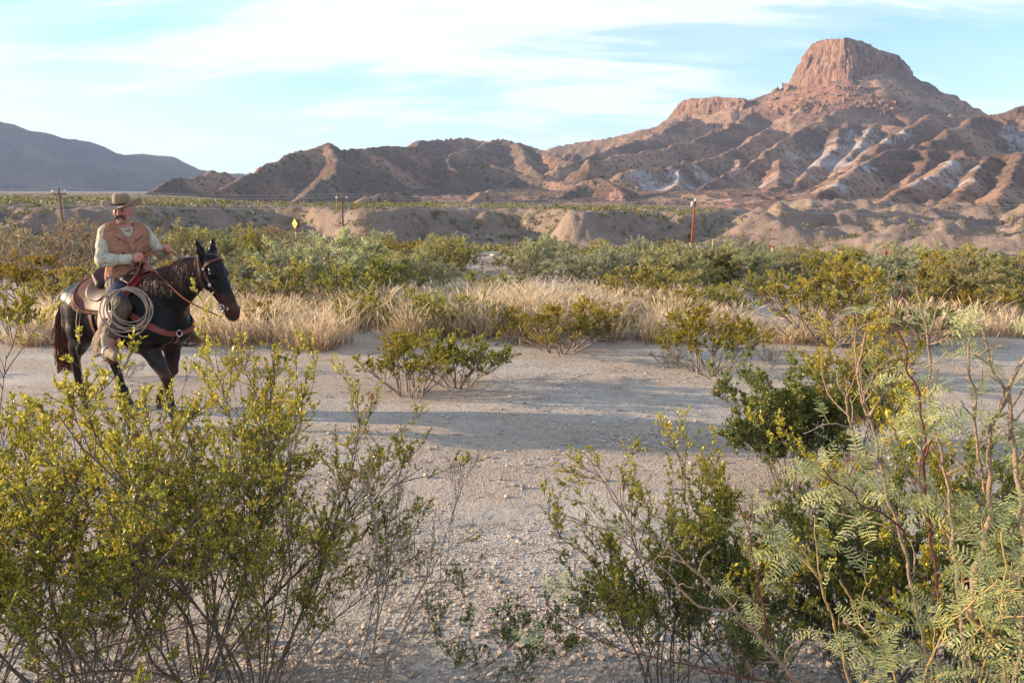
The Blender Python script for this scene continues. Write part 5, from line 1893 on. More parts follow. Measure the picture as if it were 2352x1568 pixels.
def build_horse():
    S, legs, hind = horse_solid()
    root = add('horse', None, label='black saddled horse walking right under the rider', cat='horse', loc=HORSE)
    root.rotation_euler = (0, 0, YAW)
    add('body', S.mesh('body', BLK, 0.02), M_COAT, root)
    rng = np.random.default_rng(3)
    for s in (-1, 1):
        e = hd(0.182, 0.036, 0.099 * s)
        u = np.linspace(0, np.pi, 9); v = np.linspace(0, 2 * np.pi, 14, endpoint=False)
        G = np.stack([np.sin(u)[:, None] * np.cos(v), np.sin(u)[:, None] * np.sin(v), np.cos(u)[:, None] * np.ones(14)], -1) * 0.0215
        add('eye', mesh_from('eye', G.reshape(-1, 3) + e, grid_faces(9, 14, True), True), M_EYE, root)
    for p in list(legs.values()) + list(hind.values()):
        q = np.array(p[4]); up = norm(np.array(p[3]) - q)
        a = np.linspace(0, 2 * np.pi, 14, endpoint=False)
        fwd = np.array((1.0, 0, 0))
        rows = []
        low = q[2] - 0.063
        for (zz, rr_, fx) in ((0.062, 0.046, 0.0), (0.05, 0.052, 0.004), (0.0, 0.062, 0.02), (-0.002, 0.05, 0.02)):
            rows.append(np.stack([q[0] + fx + np.cos(a) * rr_ * 1.08, q[1] + np.sin(a) * rr_, np.full(14, low + zz)], -1))
        V = np.concatenate(rows)
        add('hoof', mesh_from('hoof', V, [grid_faces(4, 14, True), (42 + np.arange(14))[None], np.arange(14)[::-1][None]], True), M_HOOF, root)
    # mane along the crest, falling to the near side
    crest = curve_pts([(0.36, 0.0, 1.475), (0.56, 0.01, 1.575), (0.80, 0.07, 1.690), (0.98, 0.13, 1.765), (1.09, 0.165, 1.835)], 60)
    k = 1300
    i = rng.uniform(0, 58.99, k); j = i.astype(int)
    r = crest[j] + (crest[j + 1] - crest[j]) * (i - j)[:, None] + rng.normal(0, 0.008, (k, 3))
    r = S.snap(r, -0.004)
    L = rng.uniform(0.09, 0.36, k) * (0.75 + 0.45 * (i / 59))
    mid = S.snap(r + np.stack([-0.01 + 0 * L, -0.05 + 0 * L, 0.01 - L * 0.25], -1), 0.016)
    end = S.snap(r + np.stack([rng.normal(0.015, 0.02, k), -0.10 - 0 * L, -L], -1), 0.014)
    add('mane', strands('mane', r, mid, end, rng, 0.0030, 0.0009, [(0.20, 0.075, 0.045), (0.10, 0.035, 0.024), (0.15, 0.055, 0.036), (0.03, 0.014, 0.012), (0.02, 0.010, 0.009)]), M_HAIR, root)
    k = 40
    r = hd(0.0, 0.05, 0) + rng.normal(0, 0.014, (k, 3))
    e = np.array([hd(0.10 + 0.05 * rng.uniform(), 0.112, rng.uniform(-0.045, 0.02)) for _ in range(k)])
    add('forelock', strands('forelock', r, (r + e) / 2 + HF * 0.03, e, rng, 0.0045, 0.0015, [(0.05, 0.022, 0.016), (0.03, 0.014, 0.012), (0.22, 0.16, 0.11)]), M_HAIR, root)
    # tail
    k = 420
    dock = np.array((-0.915, -0.005, 1.335))
    a = rng.uniform(0, 6.28, k); q = rng.uniform(0, 1, k) ** 0.5
    r = dock + np.stack([-0.012 + 0.018 * np.cos(a) * q, 0.04 * np.sin(a) * q, 0.035 * np.cos(a) * q - rng.uniform(0, 0.16, k)], -1)
    e = np.stack([-1.06 + 0.085 * np.cos(a) * q, -0.11 + 0.11 * np.sin(a) * q, rng.uniform(0.36, 0.60, k)], -1)
    m = np.stack([-1.15 + 0.06 * np.cos(a) * q, -0.09 + 0.11 * np.sin(a) * q, 1.24 - 0.2 * rng.uniform(0, 1, k)], -1)
    add('tail', strands('tail', r, m, e, rng, 0.0075, 0.0028, [(0.030, 0.014, 0.012), (0.20, 0.045, 0.022), (0.10, 0.028, 0.016), (0.28, 0.075, 0.035)], 10, 0.014), M_HAIR, root)
    return S, root


HS, horse = build_horse()


def tack(name, label, cat):
    o = add(name, None, label=label, cat=cat, loc=HORSE)
    o.rotation_euler = (0, 0, YAW)
    return o


def drape(x0, x1, f0, f1, nx, nf, off, edge=None):
    """points on the barrel between two stations and two angles from the spine, off metres proud"""
    xs = np.linspace(x0, x1, nx); fs = np.linspace(f0, f1, nf)
    Xg, Fg = np.meshgrid(xs, fs, indexing='ij')
    if edge is not None:
        Xg, Fg = edge(Xg, Fg)
    c = np.stack([Xg, np.zeros_like(Xg), np.full_like(Xg, 1.10)], -1)
    d = np.stack([np.zeros_like(Xg), -np.sin(Fg), np.cos(Fg)], -1)
    lo = np.full(Xg.shape, 0.0); hi = np.full(Xg.shape, 0.62)
    for _ in range(22):
        m = (lo + hi) / 2
        ins = HS.sample(c + d * m[..., None]) < off
        lo = np.where(ins, m, lo); hi = np.where(ins, hi, m)
    return c + d * hi[..., None], d


def torus_mesh(name, c, n, r, tr, seg=20, sides=8, arc=(0, 2 * math.pi)):
    n = norm(np.array(n, float)); u = norm(np.cross(n, (0.2, 0.3, 1.0))); v = np.cross(n, u)
    full = abs(arc[1] - arc[0] - 2 * math.pi) < 1e-6
    a = np.linspace(arc[0], arc[1], seg, endpoint=not full)
    ctr = np.asarray(c) + r * (np.cos(a)[:, None] * u + np.sin(a)[:, None] * v)
    rd = norm(ctr - np.asarray(c))
    b = np.linspace(0, 2 * np.pi, sides, endpoint=False)
    V = ctr[:, None] + tr * (np.cos(b)[None, :, None] * rd[:, None] + np.sin(b)[None, :, None] * n)
    F = grid_faces(seg, sides, True)
    if full:
        j = np.arange(sides)
        F = np.concatenate([F, np.stack([(seg - 1) * sides + j, (seg - 1) * sides + (j + 1) % sides, (j + 1) % sides, j], -1)])
    return mesh_from(name, V.reshape(-1, 3), F, True)


def rounded(x0, x1, f1, rx, rf):
    """pulls the corners of a draped sheet in"""
    def e(X, Fa):
        u = np.clip((np.abs(Fa) - (f1 - rf)) / rf, 0, 1)
        sh = 1 - np.sqrt(np.maximum(0, 1 - u * u)) if True else u
        cx = (x0 + x1) / 2
        half = (x1 - x0) / 2
        X2 = cx + (X - cx) * (half - rx * sh) / half
        return X2, Fa
    return e


def build_tack():
    # blanket and saddle
    bl = tack('saddle_blanket', 'red and brown wool saddle blanket on the horse back', 'blanket')
    G, D = drape(-0.44, 0.36, rad(-84), rad(84), 26, 44, 0.006, rounded(-0.44, 0.36, rad(84), 0.10, rad(28)))
    add('pad', sheet_mesh('pad', G, 0.022, D), M_PAD, bl)
    G, D = drape(0.20, 0.375, rad(-86), rad(86), 10, 44, 0.030)
    add('red_band', sheet_mesh('red_band', G, 0.006, D), M_BLANKET, bl)
    sd = tack('saddle', 'brown leather western stock saddle with high cantle and horn', 'saddle')
    G, D = drape(-0.43, 0.24, rad(-78), rad(78), 28, 44, 0.034, rounded(-0.43, 0.24, rad(78), 0.20, rad(45)))
    add('skirt', sheet_mesh('skirt', G, 0.012, D), M_LEATH, sd)
    G, D = drape(-0.30, 0.02, rad(-60), rad(60), 20, 40, 0.048, rounded(-0.30, 0.02, rad(60), 0.13, rad(30)))
    add('jockey_flap', sheet_mesh('jockey_flap', G, 0.010, D), M_LEATH_DK, sd)
    # welt round the edge of the skirt
    for s in (-1, 1):
        f = np.linspace(rad(4), rad(78), 26)
        X = np.full(26, -0.43); X2, F2 = rounded(-0.43, 0.24, rad(78), 0.20, rad(45))(X, f)
        pts = []
        for xx, ff in zip(X2, F2):
            g, d = drape(xx, xx + 1e-3, ff * -s, ff * -s + 1e-4, 2, 2, 0.046)
            pts.append(g[0, 0])
        add('edge_binding', tube_mesh('edge_binding', np.array(pts), 0.008, 6), M_LEATH_RED, sd)
    st = Solid(0.011)
    st.rc((-0.20, 0, 1.435), (0.16, 0, 1.44), 0.105, 0.10, 0.05, (1, 1.55, 0.75))
    for a in np.linspace(-1.0, 1.0, 15):
        st.rc((-0.285 + 0.07 * abs(a) ** 2, 0.20 * a, 1.575 - 0.055 * a * a), (-0.22 + 0.07 * abs(a) ** 2, 0.19 * a, 1.44), 0.026, 0.05, 0.045)
    st.rc((0.20, -0.12, 1.475), (0.20, 0.12, 1.475), 0.085, 0.085, 0.04)
    st.rc((0.17, 0, 1.50), (0.22, 0, 1.56), 0.085, 0.07, 0.04)
    st.field()
    add('seat', st.mesh('seat'), M_LEATH_DK, sd)
    hn = Solid(0.008)
    hn.rc((0.225, 0, 1.56), (0.265, 0, 1.635), 0.032, 0.026, 0.02)
    hn.ball((0.278, 0, 1.655), 0.048, 0.012, (1, 1, 0.36))
    hn.field()
    add('horn', hn.mesh('horn'), M_LEATH_DK, sd)
    for s in (-1, 1):
        # fender and stirrup leather, then the stirrup round the foot
        f = strap_mesh('fender', [(0.06, 0.30 * s, 1.30), (0.15, 0.385 * s, 1.13), (0.24, 0.435 * s, 0.98), (0.31, 0.470 * s, 0.88)], np.concatenate([np.linspace(0.12, 0.19, 12), np.linspace(0.19, 0.06, 18)]), None, thick=0.008, n=30, side=(0.1, float(s), 0.25))
        add('fender', f, M_LEATH, sd)
        su = add('stirrup', torus_mesh('stirrup', (0.33, 0.475 * s, 0.795), (1, 0, 0.05), 0.082, 0.010, 26, 8), M_METAL, sd)
        add('tread', strap_mesh('tread', [(0.33, 0.405 * s, 0.716), (0.33, 0.475 * s, 0.710), (0.33, 0.545 * s, 0.716)], 0.10, None, thick=0.02, n=8, side=(0, 0, 1.0)), M_LEATH, su)
        # saddle strings
        for (x, yv, z, L) in ((-0.34, 0.30, 1.18, 0.30), (-0.30, 0.315, 1.15, 0.34)):
            p = HS.snap(np.array([(x, yv * s, z)]), 0.055)[0]
            add('saddle_string', strap_mesh('saddle_string', [p, p + (-0.02, 0.02 * s, -L * 0.5), p + (-0.05, 0.012 * s, -L)], 0.010, None, thick=0.004, n=10, side=(0, float(s), 0)), M_LEATH_TAN, sd)
    # girth under the barrel
    fs = np.linspace(rad(62), rad(298), 50)
    for (x, w) in ((0.20, 0.11), (-0.22, 0.05)):
        pts = []
        for ff in fs:
            g, d = drape(x, x + 1e-3, ff, ff + 1e-4, 2, 2, 0.006)
            pts.append(g[0, 0])
        add('girth', strap_mesh('girth', pts, w, HS, 0.010, 0.008, 50), M_LEATH if w < 0.1 else M_PAD, sd)
    for s in (-1, 1):
        add('rigging_ring', torus_mesh('rigging_ring', HS.snap(np.array([(0.22, 0.34 * s, 1.16)]), 0.05)[0], (0, 1, 0.2), 0.035, 0.006), M_METAL, sd)
    # breast collar
    bc = tack('breast_collar', 'red brown leather breast collar across the horse chest', 'breast collar')
    for s in (-1, 1):
        w = np.concatenate([np.linspace(0.028, 0.062, 12), np.full(12, 0.066), np.linspace(0.062, 0.045, 16)])
        add('strap', strap_mesh('strap', [(0.34, 0.32 * s, 1.22), (0.46, 0.31 * s, 1.17), (0.62, 0.26 * s, 1.08), (0.74, 0.15 * s, 0.99), (0.80, 0.02 * s, 0.955)], w, HS, 0.010, 0.009), M_LEATH_RED, bc)
        add('buckle', torus_mesh('buckle', HS.snap(np.array([(0.40, 0.315 * s, 1.20)]), 0.012)[0], (0.2, 1.0 * s, 0.2), 0.026, 0.005), M_METAL, bc)
        add('hanging_strap', strap_mesh('hanging_strap', [(0.36, 0.335 * s, 1.20), (0.365, 0.352 * s, 1.12), (0.37, 0.352 * s, 1.03)], 0.028, None, thick=0.006, n=8, side=(0, float(s), 0)), M_LEATH_RED, bc)
    add('ring', torus_mesh('ring', HS.snap(np.array([(0.82, 0.0, 0.95)]), 0.014)[0], (1, 0, 0.1), 0.032, 0.006), M_METAL, bc)
    add('tie_down', strap_mesh('tie_down', [(0.81, 0.0, 0.93), (0.74, 0.0, 0.82), (0.60, 0, 0.76), (0.42, 0, 0.72), (0.24, 0, 0.70)], 0.03, HS, 0.008, 0.006), M_LEATH_RED, bc)
    # bridle
    br = tack('bridle', 'red brown leather bridle with curb bit on the horse head', 'bridle')
    bit = {}
    for s in (-1, 1):
        add('cheek_strap', strap_mesh('cheek_strap', [hd(-0.02, -0.075, 0.05 * s), hd(0.10, -0.03, 0.11 * s), hd(0.25, -0.04, 0.10 * s), hd(0.40, -0.045, 0.075 * s), hd(0.505, -0.048, 0.062 * s)], 0.019, HS, 0.006, 0.005), M_LEATH_RED, br)
        add('throat_latch', strap_mesh('throat_latch', [hd(0.03, -0.07, 0.075 * s), hd(0.14, -0.13, 0.08 * s), hd(0.22, -0.175, 0.04 * s), hd(0.235, -0.19, 0.0)], 0.013, HS, 0.006, 0.004), M_LEATH_RED, br)
        add('concho', torus_mesh('concho', HS.snap(hd(0.10, -0.03, 0.11 * s)[None], 0.010)[0], HL * s, 0.012, 0.009, 14, 8), M_METAL, br)
        add('cheek_buckle', torus_mesh('cheek_buckle', HS.snap(hd(0.27, -0.04, 0.10 * s)[None], 0.010)[0], HL * s, 0.014, 0.008, 14, 8), M_METAL, br)
        b = HS.snap(hd(0.520, -0.050, 0.06 * s)[None], 0.012)[0]
        bit[s] = hd(0.60, -0.115, 0.065 * s)
        add('bit', torus_mesh('bit', b, HL * s, 0.034, 0.006), M_METAL, br)
        add('bit_shank', tube_mesh('bit_shank', curve_pts([b + HA * 0.03, b + HA * 0.07 - HF * 0.02, bit[s]], 10), 0.006, 6), M_METAL, br)
    add('browband', strap_mesh('browband', [hd(0.085, -0.03, 0.11), hd(0.075, 0.06, 0.085), hd(0.07, 0.115, 0.0), hd(0.075, 0.06, -0.085), hd(0.085, -0.03, -0.11)], 0.018, HS, 0.007, 0.005), M_LEATH_RED, br)
    add('crown_strap', strap_mesh('crown_strap', [hd(0.03, -0.06, 0.08), hd(-0.03, -0.08, 0.04), hd(-0.045, -0.09, 0.0), hd(-0.03, -0.08, -0.04), hd(0.03, -0.06, -0.08)], 0.020, HS, 0.006, 0.005), M_LEATH_RED, br)
    add('curb_strap', strap_mesh('curb_strap', [hd(0.52, -0.06, 0.055), hd(0.53, -0.115, 0.03), hd(0.535, -0.125, 0), hd(0.53, -0.115, -0.03), hd(0.52, -0.06, -0.055)], 0.013, None, thick=0.004, n=18, side=tuple(-HA)), M_LEATH_RED, br)
    return bit


BIT = build_tack()


# ================================================================== the rider
TY = rad(-18.0)          # turn of the chest
TF = np.array((math.cos(TY), math.sin(TY), 0)); TL = np.array((-math.sin(TY), math.cos(TY), 0)); UP = np.array((0, 0, 1.0))
TC = np.array((0.05, 0.0, 0.0))


def tb(f, l, z):
    return TC + TF * f + TL * l + UP * z


SKIN = (0.44, 0.20, 0.14); SKIN2 = (0.50, 0.22, 0.16)
FY = rad(-55.0)
FF = norm(np.array((math.cos(FY), math.sin(FY), -0.04))); FL = norm(np.cross(UP, FF)); FU = np.cross(FF, FL)
HC = tb(0.035, -0.005, 2.195)


def fc(f, l, u):
    return HC + FF * f + FL * l + FU * u


SH = {-1: tb(0.0, -0.180, 1.985), 1: tb(0.0, 0.180, 1.985)}
EL = {-1: np.array((0.06, -0.285, 1.70)), 1: np.array((0.21, 0.285, 1.735))}
WR = {-1: np.array((0.315, -0.135, 1.715)), 1: np.array((0.455, 0.185, 1.790))}
HAND = {-1: np.array((0.395, -0.085, 1.730)), 1: np.array((0.530, 0.160, 1.810))}
HIP = {-1: np.array((0.03, -0.11, 1.47)), 1: np.array((0.03, 0.11, 1.47))}
KNEE = {-1: np.array((0.40, -0.345, 1.235)), 1: np.array((0.40, 0.345, 1.235))}
ANK = {-1: np.array((0.285, -0.470, 0.835)), 1: np.array((0.285, 0.470, 0.835))}
TOE = {-1: np.array((0.445, -0.505, 0.765)), 1: np.array((0.445, 0.505, 0.765))}


def torso(S, g, col=None):
    S.rc(tb(0.0, -0.13, 1.94), tb(0.0, 0.13, 1.94), 0.105 + g, 0.105 + g, 0.06, (1.0, 1, 1), TY, col)
    S.rc(tb(0.03, -0.07, 1.84), tb(0.03, 0.07, 1.84), 0.126 + g, 0.126 + g, 0.06, (0.90, 1.03, 1), TY, col)
    S.rc(tb(0.045, 0, 1.70), tb(0.055, 0, 1.60), 0.142 + g, 0.146 + g, 0.06, (0.90, 1.05, 1), TY, col)
    S.rc(tb(0.02, -0.06, 1.52), tb(0.02, 0.06, 1.52), 0.130 + g, 0.130 + g, 0.06, (1, 1.1, 1), TY, col)


def arms(S, g, col=None, wrist=True):
    for s in (-1, 1):
        sh = SH[s]
        S.rc(sh + (0, -0.010 * s, -0.005), sh * 0.55 + EL[s] * 0.45, 0.062 + g, 0.055 + g, 0.04, col=col)
        S.rc(sh * 0.55 + EL[s] * 0.45, EL[s], 0.058 + g, 0.046 + g, 0.03, col=col)
        S.rc(EL[s], EL[s] * 0.6 + WR[s] * 0.4, 0.048 + g, 0.048 + g, 0.025, col=col)
        S.rc(EL[s] * 0.6 + WR[s] * 0.4, WR[s], 0.047 + g, 0.030 + g * 1.3, 0.02, col=col)


def legs_(S, g, col=None, top=True, low=True):
    for s in (-1, 1):
        if top:
            S.rc(HIP[s], HIP[s] * 0.5 + KNEE[s] * 0.5 + (0, 0, 0.01), 0.098 + g, 0.088 + g, 0.05, col=col)
            S.rc(HIP[s] * 0.5 + KNEE[s] * 0.5 + (0, 0, 0.01), KNEE[s], 0.088 + g, 0.066 + g, 0.04, col=col)
        if low:
            S.rc(KNEE[s], KNEE[s] * 0.6 + ANK[s] * 0.4, 0.062 + g, 0.062 + g, 0.03, col=col)
            S.rc(KNEE[s] * 0.6 + ANK[s] * 0.4, ANK[s], 0.060 + g, 0.040 + g, 0.03, col=col)


def hand(S, s, col):
    """a fist closed on the rein: palm, four curled fingers, thumb laid over them"""
    w, h = WR[s], HAND[s]
    d = norm(h - w)
    up = norm(UP - d * (d @ UP))
    sd = np.cross(d, up)              # to the right of the forearm
    palm = sd * (1 if s > 0 else -1)  # palms face each other
    k = w + d * 0.085                 # knuckle line
    S.rc(w, w + d * 0.045, 0.029, 0.036, 0.015, col=col)
    S.rc(w + d * 0.045 + up * 0.018, k + up * 0.022, 0.026, 0.023, 0.012, col=col)
    S.rc(w + d * 0.045 - up * 0.016, k - up * 0.022, 0.026, 0.021, 0.012, col=col)
    for i, (o, L) in enumerate(((0.030, 0.036), (0.010, 0.041), (-0.010, 0.038), (-0.029, 0.030))):
        a = k + up * o - palm * 0.006
        b = a + d * L * 0.75 + palm * L * 0.45
        c = b + palm * L * 0.75 - d * L * 0.30
        e = c - d * L * 0.62 - palm * L * 0.1
        S.path([a, b, c, e], [0.0108, 0.0102, 0.0095, 0.0085], 0.004, col=col)
    t0 = w + d * 0.035 + up * 0.032 + palm * 0.012
    t1 = t0 + d * 0.036 + up * 0.012 + palm * 0.020
    t2 = t1 + d * 0.032 - up * 0.006 + palm * 0.008
    S.path([t0, t1, t2], [0.0150, 0.0118, 0.0095], 0.006, col=col)


def build_rider():
    root = add('person', None, label='rider in rust vest, pale shirt and brown hat holding the reins', cat='person', loc=HORSE)
    root.rotation_euler = (0, 0, YAW)
    # --- the body, one skin
    S = Solid(0.0072)
    torso(S, 0.0, SKIN)
    arms(S, 0.0, SKIN)
    legs_(S, 0.0, SKIN)
    for s in (-1, 1):
        S.rc(ANK[s], TOE[s], 0.040, 0.030, 0.02, col=SKIN)
        hand(S, s, SKIN2)
    S.rc(tb(0.01, 0, 1.98), HC + (0, 0, -0.07) + FF * -0.01, 0.066, 0.060, 0.03, col=SKIN)
    # head
    fq = (1.0, 0.80, 1.0)
    S.ball(fc(-0.012, 0, 0.035), 0.103, 0.02, fq, FY, SKIN)
    S.rc(fc(0.022, 0, 0.005), fc(0.035, 0, -0.060), 0.074, 0.058, 0.03, (1, 0.86, 1), FY, SKIN)
    S.rc(fc(-0.02, 0.045, -0.045), fc(0.045, 0.018, -0.092), 0.034, 0.030, 0.02, col=SKIN)
    S.rc(fc(-0.02, -0.045, -0.045), fc(0.045, -0.018, -0.092), 0.034, 0.030, 0.02, col=SKIN)
    S.ball(fc(0.066, 0, -0.092), 0.024, 0.015, col=(0.40, 0.22, 0.17))
    S.rc(fc(0.086, 0.03, 0.028), fc(0.086, -0.03, 0.028), 0.014, 0.014, 0.012, col=SKIN)
    S.rc(fc(0.090, 0, 0.018), fc(0.116, 0, -0.024), 0.011, 0.0155, 0.008, col=(0.47, 0.19, 0.13))
    S.ball(fc(0.100, 0.013, -0.027), 0.010, 0.006, col=(0.46, 0.19, 0.13)).ball(fc(0.100, -0.013, -0.027), 0.010, 0.006, col=(0.46, 0.19, 0.13))
    for l in (-1, 1):
        S.ball(fc(0.100, 0.032 * l, 0.008), 0.015, 0.010, op='-')
        S.ball(fc(0.064, 0.044 * l, -0.022), 0.026, 0.02, col=(0.50, 0.20, 0.15))
        S.rc(fc(-0.010, 0.082 * l, 0.020), fc(-0.004, 0.082 * l, -0.022), 0.018, 0.012, 0.008, (1, 0.6, 1), FY, (0.52, 0.19, 0.15))
    S.rc(fc(0.088, 0.018, -0.060), fc(0.088, -0.018, -0.060), 0.0085, 0.0085, 0.004, col=(0.36, 0.13, 0.11))
    S.field()
    body = add('body', S.mesh('body', SKIN, 0.008), simple_mat('weathered skin', SKIN, 0.55, 0.35, 0.16, 40.0, 0.3, 200.0, tint=True), root)
    for l in (-1, 1):
        u = np.linspace(0, np.pi, 8); v = np.linspace(0, 2 * np.pi, 12, endpoint=False)
        G = np.stack([np.sin(u)[:, None] * np.cos(v), np.sin(u)[:, None] * np.sin(v), np.cos(u)[:, None] * np.ones(12)], -1) * 0.0125
        add('eye', mesh_from('eye', G.reshape(-1, 3) + fc(0.082, 0.032 * l, 0.008), grid_faces(8, 12, True), True), M_EYE, root)
        B = Solid(0.005)
        B.path([fc(0.098, 0.016 * l, 0.030), fc(0.095, 0.034 * l, 0.034), fc(0.083, 0.052 * l, 0.029)], [0.004, 0.0045, 0.003], 0.003)
        B.field()
        add('eyebrow', B.mesh('eyebrow'), M_BROW, root)
    # moustache and short grey chin beard
    B = Solid(0.0055)
    for l in (-1, 1):
        B.path([fc(0.106, 0.004 * l, -0.043), fc(0.101, 0.026 * l, -0.050), fc(0.086, 0.043 * l, -0.068), fc(0.076, 0.046 * l, -0.090)], [0.013, 0.0135, 0.010, 0.005], 0.008)
    B.field()
    add('moustache', B.mesh('moustache'), M_BROW, root)
    B = Solid(0.006)
    B.rc(fc(0.082, 0, -0.074), fc(0.074, 0, -0.102), 0.012, 0.018, 0.01)
    B.rc(fc(0.062, 0.026, -0.098), fc(0.062, -0.026, -0.098), 0.017, 0.017, 0.012)
    B.field()
    add('chin_beard', B.mesh('chin_beard'), M_GREYHAIR, root)
    B = Solid(0.008)
    B.rc(fc(-0.055, 0.05, 0.02), fc(-0.055, -0.05, 0.02), 0.052, 0.052, 0.03)
    B.rc(fc(-0.05, 0.05, -0.02), fc(-0.05, -0.05, -0.02), 0.045, 0.045, 0.03)
    B.field()
    add('hair', B.mesh('hair'), M_GREYHAIR, root)
    # --- shirt
    S = Solid(0.0095)
    torso(S, 0.012)
    arms(S, 0.013)
    for s in (-1, 1):                                # loose cuff
        d = norm(WR[s] - EL[s])
        S.rc(WR[s] - d * 0.035, WR[s] - d * 0.002, 0.047, 0.049, 0.01)
        S.rc(EL[s] + (0.01, 0, -0.012), EL[s] + d * 0.1 + (0, 0, -0.018), 0.052, 0.046, 0.02)   # slack under the forearm
        S.rc(WR[s] + d * 0.003, WR[s] + d * 0.12, 0.042, 0.06, 0.004, op='-')
    S.rc(tb(0.03, 0, 2.12), tb(0.10, 0, 2.06), 0.078, 0.066, 0.010, op='-')
    S.rc(tb(0.13, 0, 2.05), tb(0.19, 0, 1.895), 0.068, 0.016, 0.008, op='-')
    S.field()
    def wr(P, f):
        q = wob3(P, 34.0, 2) * 0.5 + wob3(P * np.array((1, 1, 0.6)), 62.0, 3) * 0.4
        return f + 0.0085 * q
    S.extra(wr)
    add('shirt', S.mesh('shirt'), M_SHIRT, root)
    # collar
    ang = np.linspace(-2.55, 2.55, 26)
    pts = np.array([tb(0.012 + 0.078 * math.cos(a), 0.078 * math.sin(a), 2.065 - 0.030 * math.cos(a) - 0.02 * max(0, math.cos(a))) for a in ang])
    vn = np.array([tb(0.135, 0.022, 1.925), tb(0.135, -0.022, 1.925)])
    col_pts = np.concatenate([[tb(0.128, -0.012, 1.93)], [tb(0.105, -0.05, 2.00)], pts[4:-4], [tb(0.105, 0.05, 2.00)], [tb(0.128, 0.012, 1.93)]])
    add('shirt_collar', strap_mesh('shirt_collar', col_pts, 0.040, None, thick=0.006, n=46, side=(0.55, -0.18, 0.85)), M_SHIRT, root)
    # --- vest
    S = Solid(0.0095)
    torso(S, 0.030)
    for s in (-1, 1):                                # shoulder straps of the vest
        S.rc(tb(0.0, 0.085 * s, 2.025), tb(-0.005, 0.165 * s, 2.010), 0.054, 0.046, 0.03)
        a = SH[s] + TL * 0.075 * s
        S.rc(a + UP * 0.03, a - UP * 0.13 + TF * 0.012, 0.078, 0.066, 0.012, op='-')
    # open neck, narrowing to a V on the chest
    S.rc(tb(0.02, 0, 2.11), tb(0.115, 0, 2.06), 0.088, 0.080, 0.012, op='-')
    S.rc(tb(0.15, 0, 2.05), tb(0.205, 0, 1.855), 0.088, 0.010, 0.010, op='-')
    S.field()
    def cut(P, f):
        z = P[..., 2]
        fr = (P - TC) @ TF
        hem = 1.462 - 0.015 * np.clip(fr * 8, -1, 1)
        f2 = np.maximum(f, hem - z)
        q = wob3(P * np.array((1, 1, 1.5)), 22.0, 6) * 0.6 + wob3(P, 45.0, 7) * 0.3
        return f2 + 0.0075 * q * (z < 1.97)
    S.extra(cut)
    vest = add('vest', S.mesh('vest'), M_VEST, root)
    V = S
    # seam down the front, yoke seams, pocket slit, snaps
    zf = np.linspace(1.845, 1.475, 26)
    seam = V.snap(np.array([tb(0.21, -0.004 + 0.012 * math.sin(z * 9), z) for z in zf]), 0.002)
    add('front_seam', tube_mesh('front_seam', seam, 0.0042, 5), M_VEST_DK, vest)
    for l in (-1, 1):
        yk = V.snap(curve_pts([tb(0.18, 0.03 * l, 1.865), tb(0.18, 0.07 * l, 1.90), tb(0.17, 0.115 * l, 1.93), tb(0.14, 0.14 * l, 1.95)], 16), 0.002)
        add('yoke_seam', tube_mesh('yoke_seam', yk, 0.0032, 5), M_VEST_DK, vest)
    pk = V.snap(curve_pts([tb(0.20, 0.095, 1.765), tb(0.20, 0.125, 1.762), tb(0.18, 0.15, 1.768)], 12), 0.003)
    add('pocket_slit', tube_mesh('pocket_slit', pk, 0.008, 6), M_VEST_DK, vest)
    for z in (1.83, 1.79, 1.72, 1.65, 1.58, 1.52):
        p = V.snap(tb(0.22, -0.012, z)[None], 0.003)[0]
        add('snap', torus_mesh('snap', p, TF, 0.004, 0.003, 8, 5), M_METAL, vest)
    p = V.snap(tb(0.20, -0.085, 1.775)[None], 0.004)[0]
    add('badge', torus_mesh('badge', p, TF, 0.007, 0.005, 10, 6), M_LEATH_DK, vest)
    # --- jeans, belt, chaps
    S = Solid(0.0105)
    S.rc(tb(0.02, -0.06, 1.50), tb(0.02, 0.06, 1.50), 0.150, 0.150, 0.05, (1, 1.1, 0.8), TY)
    legs_(S, 0.012, low=False)
    S.field()
    S.extra(lambda P, f: f + 0.005 * wob3(P, 30.0, 9))
    add('jeans', S.mesh('jeans'), M_JEANS, root)
    S = Solid(0.0105)
    for s in (-1, 1):
        a, b = HIP[s], KNEE[s]
        S.rc(a * 0.82 + b * 0.18 + (0, 0.02 * s, 0.0), b, 0.108, 0.082, 0.04)
        S.rc(b, b * 0.45 + ANK[s] * 0.55 + (-0.02, 0.0, 0), 0.080, 0.080, 0.04)
        S.rc(b * 0.45 + ANK[s] * 0.55 + (-0.02, 0, 0), ANK[s] + (-0.055, -0.01 * s, 0.06), 0.076, 0.070, 0.03, (1.25, 0.8, 1))
    S.field()
    S.extra(lambda P, f: np.maximum(f, 0.855 - P[..., 2] + 0.25 * (P[..., 0] - 0.25)) + 0.006 * wob3(P, 24.0, 11))
    chaps = add('chaps', S.mesh('chaps'), M_CHAP, root)
    for s in (-1, 1):
        # the flap that hangs free behind the shin
        r, c = 14, 9
        u = np.linspace(0, 1, r)[:, None]; v = np.linspace(0, 1, c)[None]
        top = KNEE[s] * 0.55 + ANK[s] * 0.45
        x0 = 0.31 - 0.03 * u
        w = 0.11 + 0.19 * np.sin(np.pi * (0.15 + 0.62 * u)) ** 1.2
        X = x0 - w * v
        Z = 1.14 - 0.38 * u - 0.05 * v * (1 - u) + 0.03 * np.sin(3 * v + 2 * u)
        Y = s * (0.415 + 0.075 * u + 0.035 * np.sin(np.pi * v) + 0.018 * np.sin(5 * v + 3 * u) - 0.03 * v)
        G = np.stack([X, Y + 0 * X, Z + 0 * X], -1)
        G = G if s < 0 else G
